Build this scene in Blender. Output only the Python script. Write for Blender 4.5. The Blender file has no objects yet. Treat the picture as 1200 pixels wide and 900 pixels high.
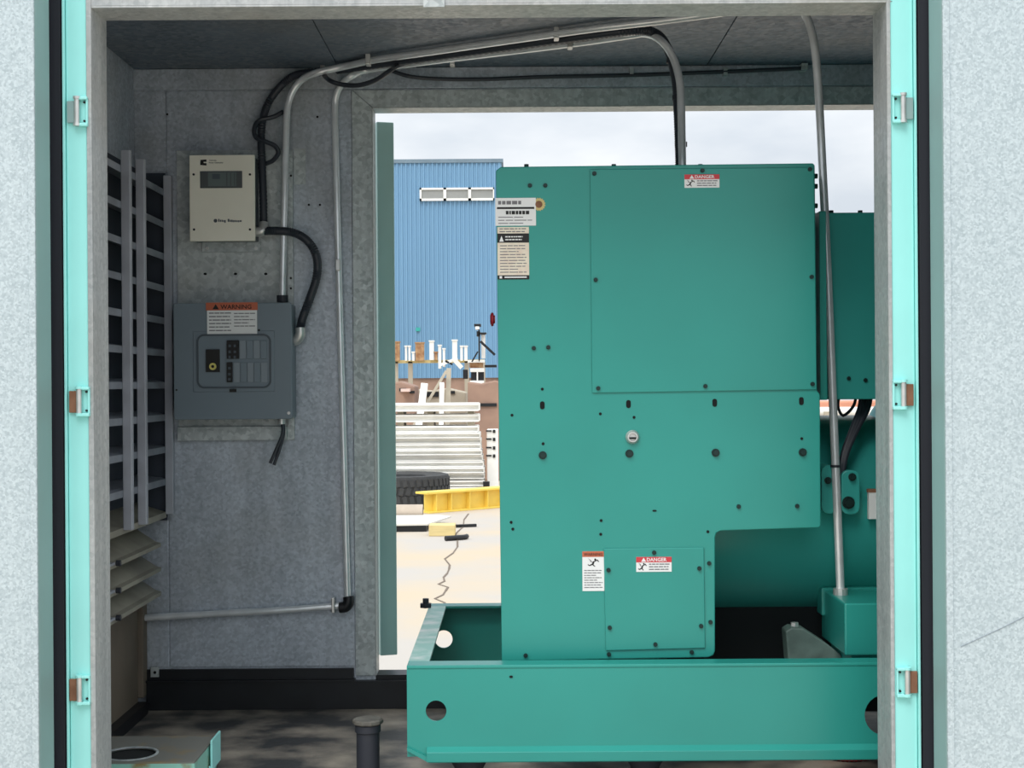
import bpy, bmesh, math, random
from mathutils import Vector, Matrix
random.seed(7)
scene = bpy.context.scene
COL = scene.collection
PI = math.pi

# ------------------------------------------------------------------ camera
F = 1700.0            # focal length in pixels of the 1200 px wide frame
CZ = 0.978            # eye height above the enclosure floor (floor is z = 0)
ROLL = 0.007          # slight clockwise hold of the phone
GZ = -0.822           # yard ground
cam_d = bpy.data.cameras.new('camera'); cam = bpy.data.objects.new('camera', cam_d); COL.objects.link(cam)
cam_d.sensor_fit = 'HORIZONTAL'; cam_d.sensor_width = 36.0; cam_d.lens = 36.0 * F / 1200.0
cam_d.clip_start = 0.05; cam_d.clip_end = 500
cam.matrix_world = Matrix.Translation((0, 0, CZ)) @ Matrix.Rotation(PI / 2, 4, 'X') @ Matrix.Rotation(-ROLL, 4, 'Z')
scene.camera = cam

# ------------------------------------------------------------------ overcast sky
W = bpy.data.worlds.new('overcast_sky'); scene.world = W; W.use_nodes = True
nt = W.node_tree; nt.nodes.clear()
wo = nt.nodes.new('ShaderNodeOutputWorld'); bg = nt.nodes.new('ShaderNodeBackground')
tc = nt.nodes.new('ShaderNodeTexCoord'); sx = nt.nodes.new('ShaderNodeSeparateXYZ')
mp = nt.nodes.new('ShaderNodeMapping'); mp.inputs['Scale'].default_value = (1.0, 1.0, 2.6)
nz = nt.nodes.new('ShaderNodeTexNoise'); nz.inputs['Scale'].default_value = 5.5; nz.inputs['Detail'].default_value = 5; nz.inputs['Roughness'].default_value = 0.5
cr = nt.nodes.new('ShaderNodeValToRGB')
cr.color_ramp.elements[0].position = 0.35; cr.color_ramp.elements[0].color = (0.66, 0.72, 0.79, 1)
cr.color_ramp.elements[1].position = 0.62; cr.color_ramp.elements[1].color = (0.90, 0.93, 0.96, 1)
mr = nt.nodes.new('ShaderNodeMapRange')            # standard overcast: zenith about 2.5 times the horizon
mr.inputs['From Min'].default_value = 0.0; mr.inputs['From Max'].default_value = 1.0
mr.inputs['To Min'].default_value = 0.86; mr.inputs['To Max'].default_value = 2.0
L = nt.links.new
L(tc.outputs['Generated'], mp.inputs['Vector']); L(mp.outputs['Vector'], nz.inputs['Vector'])
L(nz.outputs['Fac'], cr.inputs['Fac']); L(tc.outputs['Generated'], sx.inputs['Vector'])
L(sx.outputs['Z'], mr.inputs['Value']); L(cr.outputs['Color'], bg.inputs['Color'])
L(mr.outputs['Result'], bg.inputs['Strength']); L(bg.outputs['Background'], wo.inputs['Surface'])

sun_d = bpy.data.lights.new('veiled_sun', 'SUN'); sun = bpy.data.objects.new('veiled_sun', sun_d); COL.objects.link(sun)
sun_d.energy = 1.5; sun_d.angle = math.radians(30); sun_d.color = (1.0, 0.96, 0.90)
sun.rotation_euler = Vector((0.25, 0.55, -0.80)).to_track_quat('-Z', 'Y').to_euler()
sun.location = (-4, -4, 9)

vs = scene.view_settings
vs.view_transform = 'Standard'; vs.look = 'None'; vs.gamma = 1.0; vs.use_curve_mapping = False
vs.exposure = 0.1

# ------------------------------------------------------------------ materials
def lin(c):
    return tuple((v / 12.92 if v <= 0.04045 else ((v + 0.055) / 1.055) ** 2.4) for v in (x / 255.0 for x in c)) + (1.0,)
MATS = {}
def mat(name, rgb, rough=0.6, metal=0.0, var=0.0, scale=8.0, bump=0.0, bscale=None, stretch=(1, 1, 1), second=None, lo=0.35, hi=0.65, spec=None, detail=4):
    if name in MATS: return MATS[name]
    m = bpy.data.materials.new(name); m.use_nodes = True; t = m.node_tree; b = t.nodes['Principled BSDF']
    c1 = lin(rgb); b.inputs['Base Color'].default_value = c1
    b.inputs['Roughness'].default_value = rough; b.inputs['Metallic'].default_value = metal
    if spec is not None: b.inputs['Specular IOR Level'].default_value = spec
    if var or second or bump:
        tcn = t.nodes.new('ShaderNodeTexCoord'); mpn = t.nodes.new('ShaderNodeMapping'); mpn.inputs['Scale'].default_value = stretch
        t.links.new(tcn.outputs['Object'], mpn.inputs['Vector'])
        n = t.nodes.new('ShaderNodeTexNoise'); n.inputs['Scale'].default_value = scale; n.inputs['Detail'].default_value = detail
        t.links.new(mpn.outputs['Vector'], n.inputs['Vector'])
        if var or second:
            r = t.nodes.new('ShaderNodeValToRGB')
            if second: ca, cb = c1, lin(second)
            else:
                ca = tuple(v * (1 - var) for v in c1[:3]) + (1,); cb = tuple(min(1, v * (1 + var)) for v in c1[:3]) + (1,)
            r.color_ramp.elements[0].position = lo; r.color_ramp.elements[0].color = ca
            r.color_ramp.elements[1].position = hi; r.color_ramp.elements[1].color = cb
            t.links.new(n.outputs['Fac'], r.inputs['Fac']); t.links.new(r.outputs['Color'], b.inputs['Base Color'])
        if bump:
            n2 = t.nodes.new('ShaderNodeTexNoise'); n2.inputs['Scale'].default_value = bscale or scale * 4; n2.inputs['Detail'].default_value = 3
            t.links.new(mpn.outputs['Vector'], n2.inputs['Vector'])
            bp = t.nodes.new('ShaderNodeBump'); bp.inputs['Strength'].default_value = bump; bp.inputs['Distance'].default_value = 0.005
            t.links.new(n2.outputs['Fac'], bp.inputs['Height']); t.links.new(bp.outputs['Normal'], b.inputs['Normal'])
    MATS[name] = m
    return m

def galv(name, rgb, dark, spangle=90.0, metal=0.35, rough=0.5, stain=None, streak=(1, 1, 1), amount=0.5):
    """galvanised sheet: fine spangle cells, soft patches, optional stain"""
    m = bpy.data.materials.new(name); m.use_nodes = True; t = m.node_tree; b = t.nodes['Principled BSDF']
    b.inputs['Metallic'].default_value = metal; b.inputs['Roughness'].default_value = rough
    tcn = t.nodes.new('ShaderNodeTexCoord')
    v = t.nodes.new('ShaderNodeTexVoronoi'); v.inputs['Scale'].default_value = spangle
    t.links.new(tcn.outputs['Object'], v.inputs['Vector'])
    sep = t.nodes.new('ShaderNodeSeparateColor'); t.links.new(v.outputs['Color'], sep.inputs['Color'])
    n = t.nodes.new('ShaderNodeTexNoise'); n.inputs['Scale'].default_value = spangle * 0.6; n.inputs['Detail'].default_value = 5
    t.links.new(tcn.outputs['Object'], n.inputs['Vector'])
    mpn = t.nodes.new('ShaderNodeMapping'); mpn.inputs['Scale'].default_value = streak
    t.links.new(tcn.outputs['Object'], mpn.inputs['Vector'])
    n2 = t.nodes.new('ShaderNodeTexNoise'); n2.inputs['Scale'].default_value = 4.0; n2.inputs['Detail'].default_value = 8; n2.inputs['Roughness'].default_value = 0.65
    t.links.new(mpn.outputs['Vector'], n2.inputs['Vector'])
    a1 = t.nodes.new('ShaderNodeMix'); a1.data_type = 'FLOAT'; a1.inputs[0].default_value = 0.5
    t.links.new(sep.outputs['Red'], a1.inputs[2]); t.links.new(n.outputs['Fac'], a1.inputs[3])
    a2 = t.nodes.new('ShaderNodeMix'); a2.data_type = 'FLOAT'; a2.inputs[0].default_value = amount
    t.links.new(a1.outputs[0], a2.inputs[2]); t.links.new(n2.outputs['Fac'], a2.inputs[3])
    r = t.nodes.new('ShaderNodeValToRGB')
    r.color_ramp.elements[0].position = 0.28; r.color_ramp.elements[0].color = lin(dark)
    r.color_ramp.elements[1].position = 0.72; r.color_ramp.elements[1].color = lin(rgb)
    t.links.new(a2.outputs[0], r.inputs['Fac'])
    out = r.outputs['Color']
    if stain:
        n3 = t.nodes.new('ShaderNodeTexNoise'); n3.inputs['Scale'].default_value = 2.2; n3.inputs['Detail'].default_value = 6
        t.links.new(tcn.outputs['Object'], n3.inputs['Vector'])
        r3 = t.nodes.new('ShaderNodeValToRGB'); r3.color_ramp.elements[0].position = 0.5; r3.color_ramp.elements[1].position = 0.72
        r3.color_ramp.elements[1].color = (0.55, 0.55, 0.55, 1)
        t.links.new(n3.outputs['Fac'], r3.inputs['Fac'])
        mx = t.nodes.new('ShaderNodeMix'); mx.data_type = 'RGBA'
        t.links.new(r3.outputs['Color'], mx.inputs[0]); t.links.new(out, mx.inputs[6]); mx.inputs[7].default_value = lin(stain)
        out = mx.outputs[2]
    t.links.new(out, b.inputs['Base Color'])
    rr = t.nodes.new('ShaderNodeMapRange'); rr.inputs['To Min'].default_value = rough - 0.12; rr.inputs['To Max'].default_value = rough + 0.15
    t.links.new(sep.outputs['Green'], rr.inputs['Value']); t.links.new(rr.outputs['Result'], b.inputs['Roughness'])
    MATS[name] = m
    return m

M_DOOR = galv('galvanised_door_liner', (200, 213, 218), (166, 181, 187), 240, 0.12, 0.55, amount=0.25)
M_GALV = galv('galvanised_wall', (206, 214, 224), (150, 158, 169), 130, 0.25, 0.5, stain=(146, 146, 140), streak=(3, 3, 0.7), amount=0.6)
M_PLATE = galv('galvanised_mounting_plate', (212, 218, 218), (156, 164, 166), 80, 0.25, 0.5, stain=(168, 168, 156))
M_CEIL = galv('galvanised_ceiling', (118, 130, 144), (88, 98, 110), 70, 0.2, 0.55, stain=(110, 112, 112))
M_TRIM = galv('galvanised_trim', (198, 201, 201), (148, 153, 156), 120, 0.2, 0.5, stain=(170, 166, 158), streak=(8, 8, 0.4), amount=0.7)
M_JAMB = galv('galvanised_jamb', (214, 221, 222), (158, 166, 168), 90, 0.25, 0.5, streak=(6, 6, 0.3))
M_LOUV = mat('louver_metal', (168, 172, 182), 0.5, 0.2, 0.12, 9)
M_LOUVD = mat('louver_blade_grey', (134, 140, 150), 0.5, 0.2, 0.2, 7)
M_LOUVB = mat('louver_blade_olive', (150, 146, 132), 0.55, 0.15, 0.2, 7)
M_DARK = mat('louver_screen_black', (52, 60, 72), 0.8)
M_MINT = mat('mint_paint', (164, 240, 236), 0.42, 0, 0.05, 3)
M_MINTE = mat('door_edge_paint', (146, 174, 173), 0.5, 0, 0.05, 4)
M_REARD = mat('door_paint_lightened', (168, 202, 198), 0.5, 0, 0.05, 4)  # copy of the door edge paint, lightened to offset dim light at the rear
M_TEAL = mat('generator_green_paint', (46, 150, 140), 0.30, 0, 0.04, 3, bump=0.02, bscale=120)
M_TEALD = mat('generator_body_green', (58, 168, 160), 0.34, 0, 0.05, 3)
M_TEALW = mat('worn_green_paint', (142, 192, 184), 0.5, 0, second=(214, 222, 220), scale=14, lo=0.42, hi=0.68)
M_BOLT = mat('dark_bolt', (26, 52, 50), 0.4, 0.3)
M_HOLE = mat('hole_black', (8, 14, 15), 0.9)
M_RUBBER = mat('black_rubber', (44, 47, 56), 0.6)
M_BLACKP = mat('black_painted_steel', (20, 23, 28), 0.45, 0, 0.3, 12)
M_FLEX = mat('black_flex_conduit', (48, 53, 62), 0.45)
M_EMT = mat('zinc_conduit', (240, 243, 246), 0.24, 0.40, 0.08, 20)
M_ZINC = mat('zinc_fitting', (214, 214, 212), 0.35, 0.6, 0.1, 30)
M_RUST = mat('rusty_steel', (122, 84, 62), 0.85, 0, second=(150, 108, 84), scale=24)
M_GREY = mat('panel_grey_enamel', (120, 134, 144), 0.4, 0, 0.04, 4)
M_GREYD = mat('panel_grey_dark', (76, 86, 95), 0.45)
M_GREYL = mat('breaker_blank_grey', (136, 147, 156), 0.5)
M_CREAM = mat('cream_enamel', (250, 247, 232), 0.5, 0, 0.03, 6)
M_LCD = mat('lcd_glass', (112, 124, 124), 0.25)
M_LCDD = mat('lcd_bezel', (84, 88, 90), 0.4)
M_INK = mat('black_ink', (24, 24, 24), 0.6)
M_INKG = mat('grey_ink', (122, 122, 126), 0.7)
M_WHITE = mat('white_label', (236, 238, 238), 0.5)
M_ORANGE = mat('orange_label', (196, 104, 74), 0.5)
M_RED = mat('red_label', (206, 62, 70), 0.5)
M_REDP = mat('red_plastic', (150, 22, 40), 0.35)
M_GOLD = mat('gold_foil', (196, 178, 120), 0.35, 0.5)
M_YEL = mat('yellow_ring', (226, 214, 120), 0.4)
M_LABELY = mat('cream_label', (238, 232, 212), 0.5, second=(228, 212, 194), scale=40)
M_CONC = mat('yard_concrete', (198, 182, 158), 0.9, 0, second=(186, 180, 172), scale=0.55, lo=0.40, hi=0.60, bump=0.25, bscale=18, detail=8)
M_CRACK = mat('crack_dark', (120, 108, 96), 0.95)
M_FLOORS = mat('grimy_steel_floor', (60, 61, 62), 0.5, 0, second=(172, 162, 148), scale=5.0, lo=0.42, hi=0.66, bump=0.3, bscale=30, detail=9)
M_BLUE = mat('blue_cladding', (118, 160, 192), 0.45, 0, 0.06, 0.5, stretch=(1, 1, 0.2))
M_BLUED = mat('weathered_flashing', (116, 136, 150), 0.6, 0, 0.1, 2)
M_PANE = mat('grey_vent_pane', (150, 152, 150), 0.5, 0, 0.05, 3)
M_WSTEEL = mat('white_painted_steel', (246, 245, 240), 0.5, 0, 0.05, 3)
M_TIRE = mat('tire_rubber', (62, 64, 66), 0.75, 0, 0.15, 12)
M_YELP = mat('yellow_painted_steel', (242, 212, 100), 0.45, 0, 0.06, 5)
M_WOOD = mat('weathered_timber', (216, 196, 140), 0.8, 0, 0.12, 3, stretch=(1, 8, 8))
M_PLY = mat('pale_plywood', (222, 220, 212), 0.8, 0, 0.06, 3)
M_CPIPE = mat('concrete_pipe_grey', (186, 172, 156), 0.9, 0, 0.12, 3)
M_RUSTP = mat('rusty_plate_pile', (172, 142, 124), 0.9, 0, second=(142, 116, 104), scale=1.6)
M_RUSTO = mat('rust_orange', (150, 106, 74), 0.9, 0, second=(196, 160, 120), scale=9)
M_GREYP = mat('grey_primer', (178, 168, 150), 0.7, 0, 0.06, 3)
M_TERRA = mat('terracotta_paint', (214, 150, 124), 0.8, 0, 0.1, 2)
M_TAN = mat('tan_panel', (120, 108, 94), 0.7, 0, 0.12, 4)

# ------------------------------------------------------------------ pixel -> place helpers
def unroll(px, py):
    dx, dy = px - 600.0, py - 450.0
    return dx - ROLL * dy, dy + ROLL * dx
def P(px, py, Y):
    dx, dy = unroll(px, py)
    return Vector((dx * Y / F, Y, CZ - dy * Y / F))
def PZ(px, py, z):                       # the point at height z
    dx, dy = unroll(px, py)
    Y = (CZ - z) * F / dy
    return Vector((dx * Y / F, Y, z))
def R(px0, py0, px1, py1, Y):            # upright rectangle at depth Y -> x0, x1, z0, z1
    cx, cy = (px0 + px1) / 2, (py0 + py1) / 2
    return P(px0, cy, Y).x, P(px1, cy, Y).x, P(cx, py1, Y).z, P(cx, py0, Y).z

# ------------------------------------------------------------------ mesh builder
class MB:
    def __init__(s): s.v = []; s.f = []
    def add(s, vs_, fs):
        o = len(s.v); s.v += [Vector(v) for v in vs_]; s.f += [[i + o for i in f] for f in fs]; return s
    def box(s, x0, x1, y0, y1, z0, z1):
        x0, x1 = min(x0, x1), max(x0, x1); y0, y1 = min(y0, y1), max(y0, y1); z0, z1 = min(z0, z1), max(z0, z1)
        return s.add([(x0, y0, z0), (x1, y0, z0), (x1, y1, z0), (x0, y1, z0), (x0, y0, z1), (x1, y0, z1), (x1, y1, z1), (x0, y1, z1)],
                     [(0, 3, 2, 1), (4, 5, 6, 7), (0, 1, 5, 4), (1, 2, 6, 5), (2, 3, 7, 6), (3, 0, 4, 7)])
    def bar(s, a, b, w, h, up=(0, 0, 1)):           # rectangular bar from a to b
        a, b = Vector(a), Vector(b); d = (b - a).normalized(); u = Vector(up)
        sd = d.cross(u).normalized() * (w / 2); u2 = sd.cross(d).normalized() * (h / 2)
        vs_ = [p + i * sd + j * u2 for p in (a, b) for i, j in ((-1, -1), (1, -1), (1, 1), (-1, 1))]
        return s.add(vs_, [(0, 1, 2, 3), (7, 6, 5, 4), (0, 4, 5, 1), (1, 5, 6, 2), (2, 6, 7, 3), (3, 7, 4, 0)])
    def prism(s, poly, y0, y1, axis='y'):            # poly in (x,z) extruded in y, or (y,z) in x, or (x,y) in z
        n = len(poly)
        def mk(p, t): return (p[0], t, p[1]) if axis == 'y' else ((t, p[0], p[1]) if axis == 'x' else (p[0], p[1], t))
        vs_ = [mk(p, y0) for p in poly] + [mk(p, y1) for p in poly]
        fs = [list(range(n)), list(range(2 * n - 1, n - 1, -1))] + [(i, i + n, (i + 1) % n + n, (i + 1) % n) for i in range(n)]
        return s.add(vs_, fs)
    def cyl(s, a, b, r, n=16, r2=None):
        a, b = Vector(a), Vector(b); d = (b - a).normalized()
        t = Vector((0, 0, 1)) if abs(d.z) < 0.9 else Vector((1, 0, 0))
        u = d.cross(t).normalized(); w = d.cross(u); r2 = r if r2 is None else r2
        vs_ = [a + r * (math.cos(2 * PI * i / n) * u + math.sin(2 * PI * i / n) * w) for i in range(n)] + \
              [b + r2 * (math.cos(2 * PI * i / n) * u + math.sin(2 * PI * i / n) * w) for i in range(n)]
        fs = [list(range(n)), list(range(2 * n - 1, n - 1, -1))] + [(i, i + n, (i + 1) % n + n, (i + 1) % n) for i in range(n)]
        return s.add(vs_, fs)
    def ring(s, c, r0, r1, h, axis='z', n=24):       # annulus of thickness h
        c = Vector(c); vs_ = []
        for i in range(n):
            ca, sa = math.cos(2 * PI * i / n), math.sin(2 * PI * i / n)
            for rr, hh in ((r0, 0), (r1, 0), (r1, h), (r0, h)):
                o = {'z': (rr * ca, rr * sa, hh), 'y': (rr * ca, hh, rr * sa), 'x': (hh, rr * ca, rr * sa)}[axis]
                vs_.append(c + Vector(o))
        fs = []
        for i in range(n):
            j = (i + 1) % n
            for k in range(4): fs.append((i * 4 + k, i * 4 + (k + 1) % 4, j * 4 + (k + 1) % 4, j * 4 + k))
        return s.add(vs_, fs)
    def tube(s, pts, r, n=10, smooth=4):
        pts = [Vector(p) for p in pts]
        if smooth and len(pts) > 2:                  # Catmull-Rom
            q = [pts[0] * 2 - pts[1]] + pts + [pts[-1] * 2 - pts[-2]]; out = []
            for i in range(1, len(q) - 2):
                for k in range(smooth):
                    t = k / smooth; a, b, c, d = q[i - 1], q[i], q[i + 1], q[i + 2]
                    out.append(0.5 * ((2 * b) + (c - a) * t + (2 * a - 5 * b + 4 * c - d) * t * t + (3 * b - a - 3 * c + d) * t ** 3))
            pts = out + [pts[-1]]
        o = len(s.v); prev = None; m = len(pts)
        for i, p in enumerate(pts):
            d = (pts[min(i + 1, m - 1)] - pts[max(i - 1, 0)]).normalized()
            if prev is None:
                t = Vector((0, 1, 0)) if abs(d.y) < 0.9 else Vector((1, 0, 0)); u = d.cross(t).normalized()
            else: u = (prev - d * prev.dot(d)).normalized()
            prev = u; w = d.cross(u)
            rr = r(i / (m - 1)) if callable(r) else r
            s.v += [p + rr * (math.cos(2 * PI * k / n) * u + math.sin(2 * PI * k / n) * w) for k in range(n)]
        for i in range(m - 1):
            for k in range(n):
                s.f.append([o + i * n + k, o + i * n + (k + 1) % n, o + (i + 1) * n + (k + 1) % n, o + (i + 1) * n + k])
        s.f.append([o + k for k in range(n)]); s.f.append([o + (m - 1) * n + k for k in range(n)])
        return s
    def lathe(s, prof, c, axis='z', n=32, closed=False):          # prof: (r, h)
        c = Vector(c); m = len(prof); vs_ = []
        for i in range(n):
            ca, sa = math.cos(2 * PI * i / n), math.sin(2 * PI * i / n)
            for r, h in prof:
                vs_.append(c + Vector({'z': (r * ca, r * sa, h), 'x': (h, r * ca, r * sa), 'y': (r * ca, h, r * sa)}[axis]))
        fs = []
        for i in range(n):
            j = (i + 1) % n
            for k in range(m if closed else m - 1): fs.append((i * m + k, i * m + (k + 1) % m, j * m + (k + 1) % m, j * m + k))
        if not closed: fs += [[i * m for i in range(n)], [i * m + m - 1 for i in range(n)]]
        return s.add(vs_, fs)
    def holed(s, x0, x1, z0, z1, y0, y1, holes, n=24):            # upright plate with round holes (sorted by x)
        edges = [x0]; cells = []
        for (hx, hz, r) in sorted(holes):
            e = r * 1.35; cells.append((hx - e, hx + e, hx, hz, r))
        x = x0
        for (a, b, hx, hz, r) in cells:
            a = max(a, x); b = min(b, x1)
            if a > x: s.box(x, a, y0, y1, z0, z1)
            per = []
            for i in range(n):
                t = 2 * PI * i / n; ca, sa = math.cos(t), math.sin(t)
                k = min(((b - hx) / ca if ca > 1e-9 else (a - hx) / ca if ca < -1e-9 else 1e9), ((z1 - hz) / sa if sa > 1e-9 else (z0 - hz) / sa if sa < -1e-9 else 1e9))
                per.append((hx + k * ca, hz + k * sa, hx + r * ca, hz + r * sa))
            cor = {}
            for cx_, cz_ in ((b, z1), (a, z1), (a, z0), (b, z0)):      # snap the nearest ray to each corner
                i = min(range(n), key=lambda q: abs(math.atan2(math.sin(2 * PI * q / n - math.atan2(cz_ - hz, cx_ - hx)), math.cos(2 * PI * q / n - math.atan2(cz_ - hz, cx_ - hx)))))
                per[i] = (cx_, cz_, per[i][2], per[i][3])
            vs_ = []
            for ox, oz, ix, iz in per: vs_ += [(ox, y0, oz), (ix, y0, iz), (ix, y1, iz), (ox, y1, oz)]
            fs = []
            for i in range(n):
                j = (i + 1) % n
                for k in range(4): fs.append((i * 4 + k, i * 4 + (k + 1) % 4, j * 4 + (k + 1) % 4, j * 4 + k))
            s.add(vs_, fs); x = b
        if x < x1: s.box(x, x1, y0, y1, z0, z1)
        return s
    def build(s, name, m, parent=None, smooth=False, bevel=0.0, seg=2):
        off = Vector((0, 0, 0))
        if parent is not None: off = world_loc(parent)
        else:
            xs = [v.x for v in s.v]; ys = [v.y for v in s.v]; zs = [v.z for v in s.v]
            off = Vector(((min(xs) + max(xs)) / 2, (min(ys) + max(ys)) / 2, min(zs)))
        me = bpy.data.meshes.new(name); me.from_pydata([v - off for v in s.v], [], s.f)
        bm = bmesh.new(); bm.from_mesh(me); bmesh.ops.recalc_face_normals(bm, faces=bm.faces); bm.to_mesh(me); bm.free()
        me.materials.append(m)
        if smooth:
            me.polygons.foreach_set('use_smooth', [True] * len(me.polygons)); me.set_sharp_from_angle(angle=math.radians(42))
        o = bpy.data.objects.new(name, me); COL.objects.link(o)
        if parent is not None: o.parent = parent
        else: o.location = off
        if bevel:
            b = o.modifiers.new('bevel', 'BEVEL'); b.width = bevel; b.segments = seg; b.limit_method = 'ANGLE'; b.angle_limit = math.radians(40)
        return o
def world_loc(o):
    l = Vector((0, 0, 0))
    while o is not None: l += Vector(o.location); o = o.parent
    return l
def tag(o, label=None, cat=None, group=None, kind=None):
    if label: o['label'] = label
    if cat: o['category'] = cat
    if group: o['group'] = group
    if kind: o['kind'] = kind
    return o
def thing(name, label, cat, loc, group=None, kind=None):
    o = bpy.data.objects.new(name, None); COL.objects.link(o); o.location = loc; o.empty_display_size = 0.1
    return tag(o, label, cat, group, kind)
def inst(proto_mesh, name, loc, parent, scale=(1, 1, 1), rot=(0, 0, 0)):      # a piece sharing mesh data
    o = bpy.data.objects.new(name, proto_mesh); COL.objects.link(o); o.parent = parent
    o.location = Vector(loc) - world_loc(parent); o.scale = scale; o.rotation_euler = rot
    return o
def bx(x0, x1, y0, y1, z0, z1): return MB().box(x0, x1, y0, y1, z0, z1)
def lettering(name, body, center, height, width, m, parent, y):
    cu = bpy.data.curves.new(name, 'FONT'); cu.body = body; cu.align_x = 'CENTER'; cu.align_y = 'CENTER'; cu.size = 1.0; cu.offset = 0.02; cu.resolution_u = 2
    t = bpy.data.objects.new(name, cu); COL.objects.link(t)
    dg = bpy.context.evaluated_depsgraph_get(); me = bpy.data.meshes.new_from_object(t.evaluated_get(dg))
    bpy.data.objects.remove(t); bpy.data.curves.remove(cu)
    xs = [v.co.x for v in me.vertices]; ys = [v.co.y for v in me.vertices]
    sx_, sz_ = width / (max(xs) - min(xs)), height / (max(ys) - min(ys)); mx_, my_ = (max(xs) + min(xs)) / 2, (max(ys) + min(ys)) / 2
    off = world_loc(parent)
    for v in me.vertices:
        v.co = Vector((center[0] + (v.co.x - mx_) * sx_, y, center[1] + (v.co.y - my_) * sz_)) - off
    me.materials.clear(); me.materials.append(m)
    o = bpy.data.objects.new(name, me); COL.objects.link(o); o.parent = parent
    return o
def round_poly(x0, x1, z0, z1, r, n=5):
    out = []
    for cx, cz, a0 in ((x1 - r, z0 + r, -PI / 2), (x1 - r, z1 - r, 0), (x0 + r, z1 - r, PI / 2), (x0 + r, z0 + r, PI)):
        for i in range(n + 1):
            a = a0 + PI / 2 * i / n; out.append((cx + r * math.cos(a), cz + r * math.sin(a)))
    return out
# shared small hardware, all facing -Y with their base in the plane y = 0
def proto(name, mb, m, smooth=False):
    me = bpy.data.meshes.new(name); me.from_pydata(mb.v, [], mb.f)
    bm = bmesh.new(); bm.from_mesh(me); bmesh.ops.recalc_face_normals(bm, faces=bm.faces); bm.to_mesh(me); bm.free()
    me.materials.append(m)
    return me
ME_SCREW = proto('screw', MB().cyl((0, 0, 0), (0, -0.004, 0), 0.0052, 10).cyl((0, -0.004, 0), (0, -0.0062, 0), 0.0038, 6), M_BOLT)
ME_BOLT = proto('bolt', MB().cyl((0, 0, 0), (0, -0.003, 0), 0.0098, 12).cyl((0, -0.003, 0), (0, -0.009, 0), 0.0066, 6), M_BOLT)
ME_HOLE = proto('small_hole', MB().cyl((0, 0, 0), (0, -0.0012, 0), 0.0036, 8), M_HOLE)
ME_SLOT = proto('slot', MB().prism(round_poly(-0.0055, 0.0055, -0.0095, 0.0095, 0.005, 3), 0, -0.0012), M_HOLE)
ME_ZSCREW = proto('zinc_screw', MB().cyl((0, 0, 0), (0, -0.003, 0), 0.006, 8), M_ZINC)
ME_DSCREW = proto('dark_screw', MB().cyl((0, 0, 0), (0, -0.003, 0), 0.0035, 8), M_INK)

# ================================================================== SETTING
# ---- yard ground
g = bx(-60, 60, -12, 70, GZ - 0.3, GZ).build('ground', M_CONC); tag(g, 'pale cream concrete yard ground behind and around the enclosure', 'ground', kind='structure')
ck = MB(); pts = []
for i, (px, py) in enumerate([(549, 602), (543, 617), (536, 634), (531, 648), (527, 662), (524, 672), (521, 681), (525, 688), (519, 697), (521, 706), (516, 720)]):
    p = PZ(px, py, GZ + 0.003); pts.append(p)
for a, b in zip(pts, pts[1:]):
    m1 = (a + b) / 2 + Vector((random.uniform(-.08, .08), 0, 0))
    ck.bar(a, m1, 0.020, 0.004); ck.bar(m1, b, 0.014, 0.004)
ck.build('crack', M_CRACK, g)

YF, YB, WT = 3.0, 4.40, 0.08
XL, XR = -1.14, 2.10
ZC = CZ + 0.963
# ---- base tank the enclosure stands on
t_ = bx(-1.25, 2.2, 3.06, 4.50, GZ, -0.012).build('base_tank', M_BLACKP); tag(t_, 'black steel base tank under the generator enclosure', 'tank', kind='structure')
# ---- floor
fl = bx(XL, XR, 3.02, YB + WT, -0.012, 0.0).build('floor', M_FLOORS); tag(fl, 'dark grimy steel floor of the enclosure', 'floor', kind='structure')
# ---- ceiling of sheets with seams
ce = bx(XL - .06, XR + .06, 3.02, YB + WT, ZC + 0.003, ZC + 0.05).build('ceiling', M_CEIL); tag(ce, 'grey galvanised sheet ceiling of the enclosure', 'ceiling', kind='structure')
sx0 = [XL, PZ(376, 40, ZC).x, PZ(846, 47, ZC).x, 1.45, XR]
for a, b in zip(sx0, sx0[1:]):
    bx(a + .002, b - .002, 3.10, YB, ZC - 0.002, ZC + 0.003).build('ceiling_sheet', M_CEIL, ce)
hp = P(512, 30, 3.85); ME = None
# ---- back wall
ox0 = P(438, 450, YB).x; oz1 = P(730, 124, YB).z; oz0 = P(438, 791, YB).z; ox1 = 1.32
wb = thing('wall_back', 'galvanised back wall of the enclosure with a large open doorway', 'wall', (0, YB + .04, 0), kind='structure')
bx(XL - .06, ox0, YB, YB + WT, -0.01, ZC + .05).build('wall_core', M_GALV, wb)
bx(ox0, ox1, YB, YB + WT, oz1, ZC + .05).build('lintel', M_GALV, wb)
bx(ox1, XR + .06, YB, YB + WT, -0.01, ZC + .05).build('wall_core', M_GALV, wb)
bx(ox0, ox1, YB, YB + WT, -0.01, oz0).build('sill', M_BLACKP, wb)
xa, xb, za, zb = R(197.5, 107, 414, 781, YB)
bx(xa, xb, YB - .004, YB, za, zb).build('wall_panel', M_GALV, wb, bevel=0.0015)
bx(XL, xa - .004, YB - .003, YB, za, zb).build('wall_panel', M_GALV, wb, bevel=0.0015)
xu = P(150, 90, YB).x
bx(XL, ox1 + .3, YB - .012, YB, zb + .004, ZC - .003).build('top_rail', M_GALV, wb, bevel=0.002)
fw = ox0 - xb - .002          # opening flange, mitred
z_t = oz1; fz = zb - z_t
MB().prism([(ox0 - fw, oz0), (ox0, oz0), (ox0, z_t), (ox0 - fw, z_t + fz)], YB - .007, YB).build('opening_flange', M_JAMB, wb, bevel=.001)
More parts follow.
